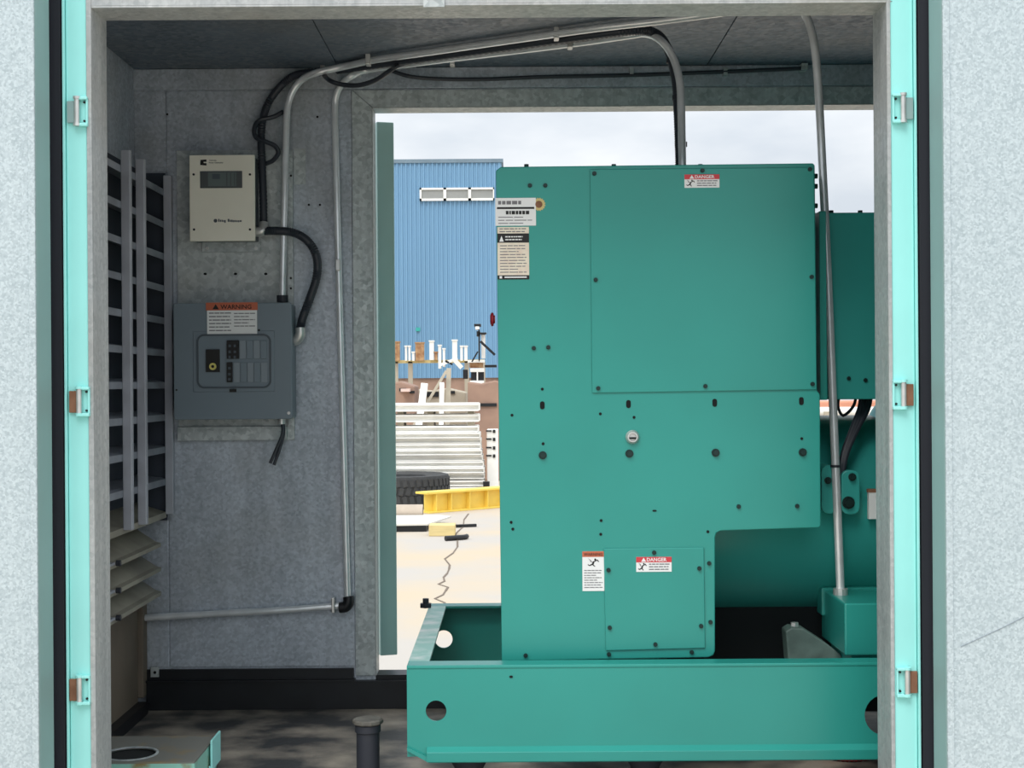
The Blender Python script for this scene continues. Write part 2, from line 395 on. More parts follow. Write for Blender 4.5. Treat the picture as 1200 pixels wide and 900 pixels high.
MB().prism([(ox0 + .002, z_t), (ox1, z_t), (ox1, z_t + fz), (ox0 - fw + .003, z_t + fz)], YB - .007, YB).build('opening_flange', M_JAMB, wb, bevel=.001)
MB().box(ox0, ox0 + .003, YB - .007, YB + WT, oz0, z_t).box(ox0, ox1, YB - .007, YB + WT, z_t - .003, z_t).build('opening_liner', M_TRIM, wb)
# black base rail along the foot of the back wall
rz0 = P(300, 783, YB).z; rz1 = P(300, 795, YB).z
br = MB().box(XL + .03, P(415, 800, YB).x, YB - .014, YB - .004, rz1, rz0).box(XL + .03, ox0 - .06, YB - .03, YB - .004, rz1 - .006, rz1).box(XL + .03, 1.3, YB - .022, YB, 0, rz1 - .006)
br.build('base_rail', M_BLACKP, wb)
r_ = R(176.5, 782, 186, 793.5, YB - .02); bx(r_[0], r_[1], YB - .02, YB - .014, r_[2], r_[3]).build('bracket_tab', M_PLATE, wb)
inst(ME_HOLE, 'small_hole', P(181.5, 788, YB - .0202), wb, (1.3, 1, 1.3))
# small fasteners on the wall face
for (px, py) in ((362, 240), (375, 240), (372, 137), (196, 134), (149, 134), (438, 545)):
    inst(ME_HOLE, 'small_hole', P(px, py, YB - .0042), wb)
# ---- left wall and right wall
wl = thing('wall_left', 'left end wall of the enclosure behind the intake louver', 'wall', (XL - .03, 3.75, 0), kind='structure')
bx(XL - .06, XL, 3.04, YB, -0.01, ZC + .05).build('wall_core', M_GALV, wl)
r0 = P(140, 742, 4.0).z
bx(XL, XL + .015, 3.35, YB - .06, 0.03, r0 + .02).build('lower_panel', M_TAN, wl, bevel=.002)
bx(XL, XL + .03, YB - .055, YB - .005, 0.045, r0 + .03).build('corner_post', M_TAN, wl, bevel=.003)
bx(XL, XL + .045, 3.2, YB - .06, 0.0, 0.035).build('foot_angle', M_BLACKP, wl)
wr = bx(XR, XR + .06, 3.04, YB, -0.01, ZC + .05).build('wall_right', M_GALV); tag(wr, 'right end wall of the enclosure out of the doorway', 'wall', kind='structure')
# ---- front wall around the doorway
jx0 = P(110, 450, YF).x; jx1 = P(1041.5, 450, YF).x
mx0, mx1 = P(74, 450, YF).x, P(1078, 450, YF).x
hz = P(600, 6, YF).z
wf = thing('wall_front', 'mint painted front wall of the enclosure around the doorway', 'wall', (0, 3.06, 0), kind='structure')
bx(-2.35, mx0 - .004, YF + .03, YF + .10, GZ + .3, ZC + .05).build('wall_core', M_MINTE, wf)
bx(mx1 + .004, 2.25, YF + .03, YF + .10, GZ + .3, ZC + .05).build('wall_core', M_MINTE, wf)
bx(mx0 - .004, mx1 + .004, YF + .01, YF + .10, ZC - .06, ZC + .05).build('wall_core', M_MINTE, wf)
rf = bx(-2.40, 2.30, YF - .01, YB + WT + .04, ZC + .05, ZC + .10).build('roof', M_MINT); tag(rf, 'mint painted flat roof over the enclosure', 'roof', kind='structure')

# ---- hinge halves
def hinge(parent, px, py, side, rust):
    c = P(px, py, YF - .008); s = side
    h = MB(); r = .0058; hh = .027
    h.cyl((c.x, c.y, c.z - hh), (c.x, c.y, c.z + hh), r, 12)
    o = h.build('hinge', M_ZINC, parent, smooth=True)
    MB().cyl((c.x, c.y, c.z - hh - .004), (c.x, c.y, c.z - hh + .002), r * 1.35, 12).cyl((c.x, c.y, c.z + hh - .002), (c.x, c.y, c.z + hh + .003), r * 1.35, 12).build('pin_cap', M_MINT if rust else M_ZINC, o, smooth=True)
    MB().box(c.x + s * .004, c.x + s * .022, YF - .012, YF, c.z - hh - .005, c.z - hh + .002).box(c.x + s * .004, c.x + s * .022, YF - .012, YF, c.z + hh - .004, c.z + hh + .002) \
        .box(c.x + s * .018, c.x + s * .022, YF - .008, YF, c.z - hh, c.z + hh).build('bracket', M_MINT, o, bevel=.0015)
    MB().box(c.x - s * .002, c.x - s * .021, YF - .007, YF + .0, c.z - hh + .003, c.z + hh - .006).build('leaf', M_RUST if rust else M_MINTE, o, bevel=.001)
    inst(ME_DSCREW, 'rivet', (c.x + s * .014, YF - .001, c.z - hh + .007), o, (.7, 1, .7))
    inst(ME_DSCREW, 'rivet', (c.x + s * .014, YF - .001, c.z + hh - .008), o, (.7, 1, .7))

def jamb(name, side, label):
    s = side       # +1: left jamb (opening lies towards +x), -1: right jamb
    mo, ji = (mx0, jx0) if s > 0 else (mx1, jx1)
    t = thing(name, label, 'door frame', ((mo + ji) / 2, YF + .05, 0), kind='structure')
    z0, z1 = -.06, ZC - .061
    gs = P(104 if s > 0 else 1046, 450, YF).x
    bx(mo + s * .010, gs, YF, YF + .09, z0, z1).build('mint_post', M_MINT, t, bevel=.002)
    bx(mo + s * .004, mo + s * .009, YF - .006, YF + .02, z0, z1).build('edge_lip', M_MINT, t, bevel=.001)
    bx(mo, mo + s * .004, YF + .012, YF + .05, z0, z1).build('seal_lip', M_RUBBER, t)
    bx(gs, ji, YF - .003, YF + .003, z0, z1).box(ji - s * .004, ji, YF + .003, YF + .112, z0, z1).box(gs, ji - s * .0035, YF + .10, YF + .112, z0, z1).build('galvanised_angle', M_TRIM if s > 0 else M_TRIM, t, bevel=.001)
    bx(mo - s * .052, mo - s * .002, YF + .008, YF + .03, z0, z1).build('gasket', M_RUBBER, t, bevel=.004)
    xs = ((90, 130, 0), (92.5, 470, 1), (93, 808, 1)) if s > 0 else ((1058.5, 126, 0), (1059, 462, 1), (1063.5, 799, 1))
    for px, py, ru in xs: hinge(t, px, py, s, ru)
    return t
jamb('trim_1', 1, 'mint green door post with three hinges, beside the left open door')
jamb('trim_2', -1, 'mint green door post with three hinges, beside the right open door')
hd = thing('trim_3', 'galvanised header strip across the top of the doorway', 'door frame', (0, YF + .05, hz), kind='structure')
bx(P(103, 5, YF).x, P(1046, 5, YF).x, YF, YF + .105, hz, hz + .004).box(jx0 - .01, jx1 + .01, YF, YF + .004, hz + .004, ZC - .061).build('header_channel', M_TRIM, hd, bevel=.001)
bx(jx0, jx1, YF + .10, YF + .105, hz + .004, ZC - .061).build('header_back', M_GALV, hd)
r_ = R(496, -12, 521, 8.5, YF - .004); bx(r_[0], r_[1], YF - .005, YF, r_[2], r_[3]).build('latch_plate', M_PLATE, hd, bevel=.001)

# ---- doors
def open_door(name, side, label):
    s = side
    xe = P(43.5 if s > 0 else 1106.5, 430, 2.88).x
    xo = xe - s * .80; z0, z1 = -.03, ZC + .02
    d = thing(name, label, 'door', ((xe + xo) / 2, 2.92, z0), kind='structure')
    bx(xe - s * .003, xo, 2.878, 2.882, z0 + .003, z1 - .003).build('inner_liner', M_DOOR, d)
    MB().box(xe, xo, 2.882, 2.972, z0, z1).build('door_shell', M_MINTE, d, bevel=.003)
    bx(xe + s * .0, xe - s * .014, 2.874, 2.880, z0, z1).build('liner_edge', M_DOOR, d, bevel=.002)
    return d
open_door('door_1', 1, 'open door with speckled galvanised liner at the left edge')
open_door('door_2', -1, 'open door with speckled galvanised liner and a long scratch at right')
# long scratch on the right door liner
d2 = bpy.data.objects['door_2']
sc_ = MB().tube([P(1126, 758, 2.877), P(1150, 747, 2.877), P(1176, 735, 2.877), P(1202, 722, 2.877)], .0006, 6)
sc_.build('scratch', M_GREYL, d2)
# ---- rear door, swung outwards past square
hx, hy = ox0 + .006, YB + WT + .012
z0, z1 = P(450, 768, 4.5).z, P(450, 143, 4.5).z
d3 = thing('door_3', 'grey-green edge of the rear door swung open outwards', 'door', (hx, hy, z0), kind='structure')
ang = math.radians(107)
MB().box(0, .78, 0, .058, 0, 1).v
def leaf(u0, u1, w0, w1, za_, zb_, name, m, par):
    du = Vector((math.cos(ang), math.sin(ang), 0)); dw = Vector((math.sin(ang), -math.cos(ang), 0))
    o = Vector((hx, hy, 0)); vs_ = []
    for z in (za_, zb_):
        for u, w in ((u0, w0), (u1, w0), (u1, w1), (u0, w1)):
            q = o + du * u + dw * w; vs_.append((q.x, q.y, z))
    return MB().add(vs_, [(0, 3, 2, 1), (4, 5, 6, 7), (0, 1, 5, 4), (1, 2, 6, 5), (2, 3, 7, 6), (3, 0, 4, 7)]).build(name, m, par, bevel=.003)
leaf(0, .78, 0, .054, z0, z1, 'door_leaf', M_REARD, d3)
leaf(.2, .6, .054, .056, z0 + .3, z1 - .3, 'inner_liner', M_DOOR, d3)

# ================================================================== LOUVER on the left wall
X0 = -1.033
lv = thing('wall_louver', 'grey intake louver with upright posts on the left wall', 'louver', (X0 - .05, 3.8, CZ - .62))
ztop, zbot = CZ + .635, CZ - .385
MB().box(XL + .002, XL + .006, 3.2, 4.385, CZ - .64, CZ + .66).build('screen', M_DARK, lv)
bx(XL + .002, X0 - .012, 4.386, 4.392, zbot - .02, ztop + .01).build('end_plate', M_DARK, lv)
for Y in (3.55, 3.90, 4.052, 4.374):
    bx(X0 - .012, X0 + .012, Y - .012, Y + .012, zbot, ztop).build('post', M_LOUV, lv, bevel=.002)
def blade(z, w, rise, lip, m, y0=3.2, y1=4.37, x=X0 - .014):
    th = .003
    pr = [(x, z - lip), (x, z), (x - .012, z + .004), (x - w, z + rise), (x - w, z + rise + th), (x - .012, z + .004 + th), (x + th, z + th), (x + th, z - lip)]
    MB().prism([(p[0], p[1]) for p in pr], y0, y1).build('blade', m, lv)
zz = P(136, 188, 3.785).z
for i in range(10):
    blade(zz - i * .0968, .085, .012, .016, M_LOUVD)
blade(zbot + .004, .09, .03, .014, M_LOUVB)
for k, (py, e) in enumerate(((661, 0), (693, 0), (725, 0))):
    z = P(140, py, 3.82).z
    blade(z, .10, .062, .008, M_LOUVB, y1=4.30)
    c = P(138, py - 1, 3.80)
    MB().cyl((c.x - .004, c.y, c.z), (c.x + .008, c.y, c.z), .008, 8).build('blade_pin', M_RUBBER, lv)
    MB().box(X0 - .02, X0 - .006, 3.70, 3.785, c.z - .002, c.z + .004).build('blade_clip', M_LOUV, lv)

# ================================================================== GENERATOR SET
YG = 3.45
gs = thing('generator_set', 'teal green generator set with tall control housing on a skid', 'generator', (.55, 3.85, .107))
# --- skid
SZ0, SZ1 = CZ - 442 * 3.35 / F, CZ - 329 * 3.35 / F
SX0 = P(477, 830, 3.35).x; SX1 = 1.95
h1 = P(511, 833, 3.35); h2 = P(1037, 838, 3.35)
ry0, ry1 = 3.35, 3.43
def rail(y_web, sgn, holes, name):
    web = MB().holed(SX0, SX1, SZ0 + .012, SZ1 - .006, y_web, y_web + .006, holes)
    o = web.build(name, M_TEAL, gs)
    y2 = y_web + sgn * .055
    MB().box(SX0, SX1, min(y_web, y2) - (.002 if sgn > 0 else 0), max(y_web, y2), SZ1 - .008, SZ1).build('top_flange', M_TEALW if False else M_TEAL, o, bevel=.002)
    # bottom flange, left end chamfered
    MB().prism([(SX0 + .05, SZ0), (SX1, SZ0), (SX1, SZ0 + .007), (SX0 + .05, SZ0 + .007)], y_web - .012 if sgn > 0 else y2, y2 if sgn > 0 else y_web + .018).build('bottom_flange', M_TEAL, o, bevel=.0015)
    MB().prism([(SX0, SZ0 + .028), (SX0 + .05, SZ0), (SX0 + .05, SZ0 + .012), (SX0, SZ0 + .036)], y_web - .01 if sgn > 0 else y_web - .04, y_web + .05 if sgn > 0 else y_web + .01).build('end_chamfer', M_TEAL, o)
    return o
near = rail(3.35, 1, [(h1.x, h1.z, .0240), (h2.x, h2.z, .047)], 'skid_rail')
MB().prism([(3.3502, SZ0 + .035), (3.336, SZ0 + .024), (3.336, SZ0 + .002), (3.3502, SZ0 + .002)], SX0 + .045, SX1, axis='x').build('bottom_lip', M_TEAL, near, bevel=.001)
inst(ME_HOLE, 'small_hole', P(599, 793, 3.3495), near, (1.2, 1, .8))
h3 = P(520, 749, 4.30)
far = rail(4.30, -1, [(h3.x, h3.z, .0262)], 'skid_rail')
ex1 = P(503, 777, 3.39).x
end = bx(SX0, SX0 + .006, 3.356, 4.30, SZ0 + .02, SZ1 - .008).build('end_member', M_TEAL, gs)
bx(SX0, ex1, 3.405, 4.245, SZ1 - .008, SZ1).build('top_flange', M_TEALW, end, bevel=.001)
b_ = P(499, 712, 4.22)
MB().cyl((b_.x, b_.y, SZ1), (b_.x, b_.y, SZ1 + .012), .018, 6).cyl((b_.x, b_.y, SZ1), (b_.x, b_.y, SZ1 + .026), .009, 8).build('corner_bolt', M_RUBBER, gs)
for xx in (.16, 1.3): bx(xx, xx + .08, 3.41, 4.24, SZ0 + .05, SZ1 - .06).build('cross_member', M_TEALD, gs)
# isolator feet
for xx in (SX0 + .14, P(757, 895, 3.39).x, 1.3):
    for yy in (3.42, 4.25):
        MB().lathe([(.045, 0), (.045, .012), (.034, .03), (.034, .075), (.043, .09), (.043, SZ0)], (xx, yy, 0), n=20).build('isolator_foot', M_RUBBER, gs, smooth=True)

# --- control housing: outline with the lower right cut away
def pz(px, py, Y=YG): v = P(px, py, Y); return (v.x, v.z)
out = [pz(588, 775), pz(830, 770.5), pz(836, 768), pz(838, 763)]
out += [pz(838, 630), pz(839.5, 624.5), pz(845, 622), pz(960, 618.5), pz(962, 616)]
out += [pz(961, 462), pz(957.5, 458), pz(955, 194), pz(953, 191.2), pz(587, 195.5), pz(581, 200)]
ho = MB().prism(out, YG, YG + .50).build('control_housing', M_TEAL, gs, bevel=.0025)
# top seam lip
a_, b2_ = P(588, 196.5, YG - .002), P(952, 192, YG - .002)
# --- covers
def cover(pts4, name, label=None):
    o = MB().prism([pz(*p, Y=YG - .004) for p in pts4], YG - .0045, YG - .0003).build(name, M_TEAL, gs, bevel=.0016)
    if label: o['label'] = label
    return o
cu_ = cover([(694, 460.5), (957, 456.5), (954, 196), (691.5, 198.5)], 'upper_cover', 'large bolted cover plate on the upper right of the housing')
cl_ = cover([(710, 762.5), (826.5, 759.5), (825, 641.5), (707.5, 643)], 'access_cover', 'small bolted access plate at the foot of the housing')
YC = YG - .0045
for px, py in ((696.5, 203.5), (698, 328), (701, 455), (826.5, 452.5), (952, 450), (951, 324.5), (949, 198.5), (823, 200)):
    inst(ME_SCREW, 'screw', P(px, py, YC), cu_)
for px, py in ((766.5, 647.5), (713, 668), (714.5, 735.5), (819.5, 666), (821.5, 733.5), (768, 755)):
    inst(ME_SCREW, 'screw', P(px, py, YC), cl_)
for px, py in ((621, 217.5), (639, 217.5), (625.5, 408), (642.5, 407), (865.5, 593.5), (934, 593), (831, 660), (832.5, 729), (810.5, 764), (713.5, 766.5), (616, 768)):
    inst(ME_SCREW, 'screw', P(px, py, YG), ho)
for px, py in ((636, 533.5), (737.5, 531.5), (838.5, 530.5), (940.5, 530)):
    inst(ME_BOLT, 'bolt', P(px, py, YG), ho)
for px, py in ((635.5, 475), (736.5, 473.5), (837.5, 472), (939, 470)):
    inst(ME_SLOT, 'slot', P(px, py, YG), ho)
for px, py in ((635.5, 456), (600, 486.5), (703.5, 485), (743, 489), (636.5, 520), (939.5, 514), (599, 612), (601, 620), (704.5, 610), (704, 626), (829.5, 623)):
    inst(ME_HOLE, 'small_hole', P(px, py, YG), ho)
inst(ME_SLOT, 'slot', P(767, 598.5, YG), ho, (.9, 1, .22))
for px in (617, 720, 822, 925):
    v = P(px, 192.5, YG); MB().cyl((v.x, YG + .02, v.z - .004), (v.x, YG + .02, v.z + .003), .0055, 8).build('top_screw', M_BOLT, ho)
for py in (205, 217, 240):
    v = P(956.5, py, YG); MB().cyl((v.x - .004, YG + .02, v.z), (v.x + .007, YG + .02, v.z), .006, 8).build('side_screw', M_BOLT, ho)
# cam lock
lk = P(741, 512, YG)
o = MB().lathe([(.0165, 0), (.0165, -.006), (.012, -.012), (.009, -.012), (.008, -.008)], lk, axis='y', n=24).build('cam_lock', M_ZINC, gs, smooth=True)
MB().box(lk.x - .008, lk.x + .008, lk.y - .0128, lk.y - .009, lk.z - .0045, lk.z - .0005).build('keyhole', M_HOLE, o)
# emergency stop on the left flank
es = P(580.5, 374.5, YG + .06)
o = MB().lathe([(.010, 0), (.010, -.003), (.016, -.004), (.017, -.009), (.010, -.012)], (P(580, 374.5, YG).x, YG + .05, es.z), axis='x', n=20).build('stop_button', M_REDP, gs, smooth=True)

# --- stickers on the housing
def decal(name, r, parts, label, m=M_WHITE, Y=YG, dy=.0012):
    x0, x1, z0, z1 = R(*r, Y)
    o = bx(x0, x1, Y - dy, Y - .0002, z0, z1).build(name, m, gs); o['label'] = label
    return o, x0, x1, z0, z1, Y - dy
def strips(o, rows, y, m, name='print'):           # rows: (x0,x1,z0,z1)
    mb = MB()
    for (a, b, c, d) in rows: mb.box(a, b, y - .0005, y - .0001, c, d)
    return tag(mb.build(name, m, o), kind='stuff')
def text_rows(x0, x1, z0, z1, n, fill=.45, seed=1, breaks=6):
    rnd = random.Random(seed); rows = []; dz = (z1 - z0) / n
    for i in range(n):
        zc = z1 - dz * (i + .5); x = x0; end_ = x1 - (x1 - x0) * rnd.choice((0, .05, .3))
        while x < end_ - .001:
            w = (x1 - x0) / breaks * rnd.uniform(.5, 1.4); rows.append((x, min(end_, x + w), zc - dz * fill / 2, zc + dz * fill / 2)); x += w + (x1 - x0) * .03
    return rows
def shock_figure(o, x0, x1, z0, z1, y):            # person struck by a spark
    w, h = x1 - x0, z1 - z0
    q = lambda u, v: (x0 + u * w, z0 + v * h)
    mb = MB()
    mb.prism([q(.42, .62), q(.58, .70), q(.50, .30), q(.36, .34)], y - .0006, y - .0001)
    mb.prism([q(.50, .66), q(.80, .84), q(.92, .60), q(.84, .58), q(.76, .72), q(.54, .56)], y - .0006, y - .0001)
    mb.prism([q(.38, .40), q(.18, .24), q(.06, .34), q(.04, .26), q(.18, .12), q(.44, .28)], y - .0006, y - .0001)
    mb.prism([q(.44, .34), q(.62, .10), q(.56, .06), q(.36, .30)], y - .0006, y - .0001)
    mb.prism([q(.08, .96), q(.34, .70), q(.26, .70), q(.44, .50), q(.20, .64), q(.28, .66)], y - .0006, y - .0001)
    mb.cyl((x0 + .62 * w, y - .0006, z0 + .84 * h), (x0 + .62 * w, y - .0001, z0 + .84 * h), .08 * w, 10)
    return mb.build('pictogram', M_INK, o)
# rating plate
o, x0, x1, z0, z1, y = decal('rating_plate', (580.5, 232, 628, 264.5), None, 'white printed rating plate')
H = z1 - z0; Wd = x1 - x0
strips(o, [(x0 + .04 * Wd, x1 - .04 * Wd, z1 - .40 * H, z1 - .33 * H)] + text_rows(x0 + .26 * Wd, x1 - .16 * Wd, z1 - .60 * H, z1 - .46 * H, 1, .9, 3, 9), y, M_INK, 'print')
strips(o, text_rows(x0 + .07 * Wd, x1 - .12 * Wd, z1 - .26 * H, z1 - .08 * H, 1, .7, 5, 8) + text_rows(x0 + .07 * Wd, x1 - .05 * Wd, z0 + .03 * H, z1 - .64 * H, 3, .25, 6, 3), y, M_INKG, 'fine_print')
# instruction label
o, x0, x1, z0, z1, y = decal('instruction_label', (583, 266, 620, 327.5), None, 'tall instruction label with black bands', M_LABELY)
H = z1 - z0; Wd = x1 - x0
bx(x0, x1, y - .0005, y - .0001, z1 - .30 * H, z1 - .125 * H).build('black_band', M_INK, o); bx(x0, x1, y - .0005, y - .0001, z0, z0 + .08 * H).build('black_band', M_INK, o)
strips(o, text_rows(x0 + .25 * Wd, x1 - .2 * Wd, z1 - .27 * H, z1 - .16 * H, 2, .4, 8, 6) + [(x0 + .22 * Wd, x1 - .08 * Wd, z0 + .03 * H, z0 + .055 * H), (x0 + .06 * Wd, x0 + .14 * Wd, z0 + .02 * H, z0 + .065 * H)], y - .0004, M_WHITE, 'white_print')
MB().prism([(x0 + .06 * Wd, z1 - .28 * H), (x0 + .2 * Wd, z1 - .28 * H), (x0 + .13 * Wd, z1 - .17 * H)], y - .001, y - .0004).build('hazard_triangle', M_WHITE, o)
strips(o, text_rows(x0 + .07 * Wd, x1 - .07 * Wd, z1 - .115 * H, z1 - .01 * H, 2, .35, 4, 6) + text_rows(x0 + .08 * Wd, x1 - .08 * Wd, z0 + .11 * H, z1 - .33 * H, 10, .28, 9, 4), y, M_INKG, 'fine_print')
# gold seal
c = P(631.5, 239.5, YG)
sl = [(c.x + (.0165 if i % 2 else .0135) * math.cos(2 * PI * i / 32), c.z + (.0165 if i % 2 else .0135) * math.sin(2 * PI * i / 32)) for i in range(32)]
o = MB().prism(sl, YG - .0009, YG - .0001).build('gold_seal', M_GOLD, gs); o['label'] = 'round scalloped gold seal'
MB().cyl((c.x, YG - .0013, c.z), (c.x, YG - .0009, c.z), .0085, 20).build('seal_centre', M_RUST, o)
# danger sticker at the top
def danger(name, r, label, Y):
    o, x0, x1, z0, z1, y = decal(name, r, None, label, M_WHITE, Y); H = z1 - z0; Wd = x1 - x0
    strips(o, [(x0, x1, z1 - .36 * H, z1)], y, M_RED, 'red_band')
    lettering('lettering', 'DANGER', (x0 + .58 * Wd, z1 - .18 * H), .24 * H, .56 * Wd, M_WHITE, o, y - .0008)
    MB().prism([(x0 + .14 * Wd, z1 - .32 * H), (x0 + .28 * Wd, z1 - .32 * H), (x0 + .21 * Wd, z1 - .05 * H)], y - .001, y - .0005).build('hazard_triangle', M_WHITE, o)
    shock_figure(o, x0 + .04 * Wd, x0 + .32 * Wd, z0 + .06 * H, z0 + .64 * H, y)
    strips(o, text_rows(x0 + .36 * Wd, x1 - .06 * Wd, z0 + .08 * H, z0 + .6 * H, 3, .4, 2, 5), y, M_INKG, 'fine_print')
danger('danger_label', (802, 204.5, 843, 220), 'red and white danger sticker under the top edge', YC)
danger('danger_label', (745.5, 652.5, 787, 670), 'red and white danger sticker on the access plate', YC)
o, x0, x1, z0, z1, y = decal('warning_label', (682.5, 646, 708, 692.5), None, 'tall white warning sticker with orange top', M_WHITE); H = z1 - z0; Wd = x1 - x0
strips(o, [(x0, x1, z1 - .14 * H, z1)], y, M_ORANGE, 'orange_band')
lettering('lettering', 'WARNING', ((x0 + x1) / 2, z1 - .075 * H), .075 * H, .86 * Wd, M_INK, o, y - .0008)
shock_figure(o, x0 + .22 * Wd, x0 + .82 * Wd, z1 - .40 * H, z1 - .17 * H, y)
strips(o, text_rows(x0 + .08 * Wd, x1 - .08 * Wd, z0 + .06 * H, z1 - .45 * H, 8, .34, 12, 5), y, M_INKG, 'fine_print')

# --- breaker box behind on the right
bxx0, _, bz0, bz1 = R(950, 249, 1040, 468, 3.62)
bb = bx(bxx0, 1.30, 3.62, 3.98, bz0, bz1).build('breaker_box', M_TEALD, gs, bevel=.003)
for px, py in ((994.5, 443.5), (1014, 445.5)): inst(ME_SCREW, 'screw', P(px, py, 3.62), bb)
v = P(1008, 249, 3.64); MB().cyl((v.x, 3.64, v.z - .004), (v.x, 3.64, v.z + .005), .006, 8).build('top_screw', M_BOLT, bb)
v = P(974, 249, 3.64); MB().cyl((v.x, 3.64, v.z - .004), (v.x, 3.64, v.z + .005), .006, 8).build('top_screw', M_BOLT, bb)
bx(P(958, 400, 3.56).x, P(966, 400, 3.56).x, 3.53, 3.80, bz0, P(960, 249, 3.56).z).build('side_channel', M_TEAL, gs, bevel=.002)
# --- alternator barrel and flywheel housing
AY, AZ, AR = 3.90, CZ - .352, .262
MB().lathe([(AR - .03, 0), (AR, .02), (AR, .86), (AR - .01, .88)], (.1, AY, AZ), axis='x', n=64).build('alternator_barrel', M_TEALD, gs, smooth=True)
MB().lathe([(AR + .012, 0), (AR + .035, .01), (AR + .035, .05), (AR + .02, .06)], (.985, AY, AZ), axis='x', n=64).build('flywheel_housing', M_TEALD, gs, smooth=True)
bx(1.05, 1.85, AY - .22, AY + .22, AZ - .2, AZ + .30).build('engine_block', M_TEALD, gs, bevel=.03)
bx(.40, 1.02, AY - .12, AY + .12, SZ0 + .01, AZ - AR + .03).build('dark_filler_block', mat('matte_black', (16, 24, 26), .85), gs, bevel=.006)  # black block added to darken the gap under the alternator
for xx in (.12, 1.02): bx(xx, xx + .2, AY - .12, AY + .12, SZ1 - .06, AZ - AR + .05).build('alternator_foot', M_TEALD, gs, bevel=.004)
# lifting lugs on the barrel
def lug(px0, py0, px1, py1, Y, bolts):
    x0, x1, z0, z1 = R(px0, py0, px1, py1, Y)
    o = MB().prism(round_poly(x0, x1, z0, z1, .018, 5), Y, Y + .11).build('mounting_lug', M_TEALD, gs, bevel=.003)
    for px, py, s_ in bolts: inst(ME_BOLT, 'bolt', P(px, py, Y), o, (s_, 1.4, s_))
lug(986, 551, 1008, 603, 3.60, ((998.5, 559, 1.0), (994, 589, 1.6)))
lug(963, 545, 980, 602, 3.605, ((970, 563, .9),))
MB().box(*R(1017.5, 573.5, 1027, 608, 3.62)[:2], 3.615, 3.63, *R(1017.5, 576.5, 1027, 608, 3.62)[2:]).build('side_label', M_WHITE, gs)
MB().box(*R(1016.5, 573.5, 1027, 577, 3.62)[:2], 3.614, 3.63, *R(1017.5, 573, 1027, 577, 3.62)[2:]).build('side_label_band', M_RUST, gs)
# cables from breaker box down to the alternator
for k in range(3):
    dx = k * 5
    MB().tube([P(1010 + dx * 1.0, 460, 3.70 + .02 * k), P(1008 + dx * .9, 478, 3.69), P(1000 + dx * .6, 500, 3.66), P(989 + dx * .35, 530, 3.63), P(984 + dx * .3, 560, 3.62), P(983 + dx * .3, 610, 3.66)], .0075, 10).build('output_cable', M_FLEX, gs, smooth=True)
MB().tube([P(985, 458, 3.75), P(982, 475, 3.74), P(988, 487, 3.74), P(1000, 476, 3.74), P(1004, 460, 3.75)], .004, 8).build('output_cable', M_FLEX, gs, smooth=True)
# --- green junction box on the skid
jx_0, jx_1 = P(990, 740, 3.46).x, 1.02
jz1, jz0 = P(1005, 707, 3.46).z, P(1005, 768.5, 3.46).z
jb = bx(jx_0, jx_1, 3.46, 3.72, jz0, jz1).build('junction_box', M_TEAL, gs, bevel=.004)
bx(jx_0 - .008, jx_1 + .01, 3.68, 3.74, jz0 + .06, jz1 + .006).build('lid', M_TEAL, jb, bevel=.004)
bx(jx_0 + .02, jx_1 - .02, 3.48, 3.70, SZ1 - .05, jz0).build('pedestal', M_TEALD, jb)
ft = [pz(922, 775, 3.60), pz(919, 738, 3.60), pz(926, 734, 3.60), pz(940, 735, 3.60), pz(966, 752, 3.60), pz(984, 766, 3.60), pz(988, 775, 3.60)]
fo = MB().prism(ft, 3.58, 3.64).build('mount_foot', mat('worn_dark_green', (92, 112, 106), .6, 0, .25, 18), gs, bevel=.004)
v = P(932, 732, 3.6); MB().cyl((v.x, 3.61, v.z - .012), (v.x, 3.61, v.z + .004), .010, 6).build('nut', M_ZINC, fo)
# ================================================================== CONTROL GEAR ON THE BACK WALL
YM = YB - .012
# mounting plate behind both boxes
x0, x1, z0, z1 = R(208, 176, 344, 516, YM)
mpn = thing('mounting_plate', 'pale galvanised mounting plate behind the two electrical boxes', 'plate', ((x0 + x1) / 2, YM + .004, z0))
pl_ = bx(x0, x1, YM, YB - .004, z0, z1).build('plate', M_PLATE, mpn, bevel=.001)
for px in (240.5, 276, 311.5): inst(ME_HOLE, 'small_hole', P(px, 321, YM), mpn, (1.5, 1, 1.1))
xs0, xs1, zs0, zs1 = R(337, 176, 344, 500, YM - .006)
bx(xs0, xs1, YM - .010, YM, zs0, zs1).build('plate_lip', M_JAMB, mpn)
rb = R(208, 500, 336, 516, YM - .012); bx(rb[0], rb[1], YM - .014, YM, rb[2], min(rb[3], P(270, 497, YM).z)).build('bottom_lip', M_PLATE, mpn, bevel=.001)
ra = R(344.5, 174, 358, 216, YB - .006); bx(ra[0], ra[1], YB - .007, YB - .004, ra[2], ra[3]).build('side_tab', M_PLATE, mpn)
for py in (326, 338, 206): inst(ME_DSCREW, 'screw', P(341, py, YM - .0105), mpn)

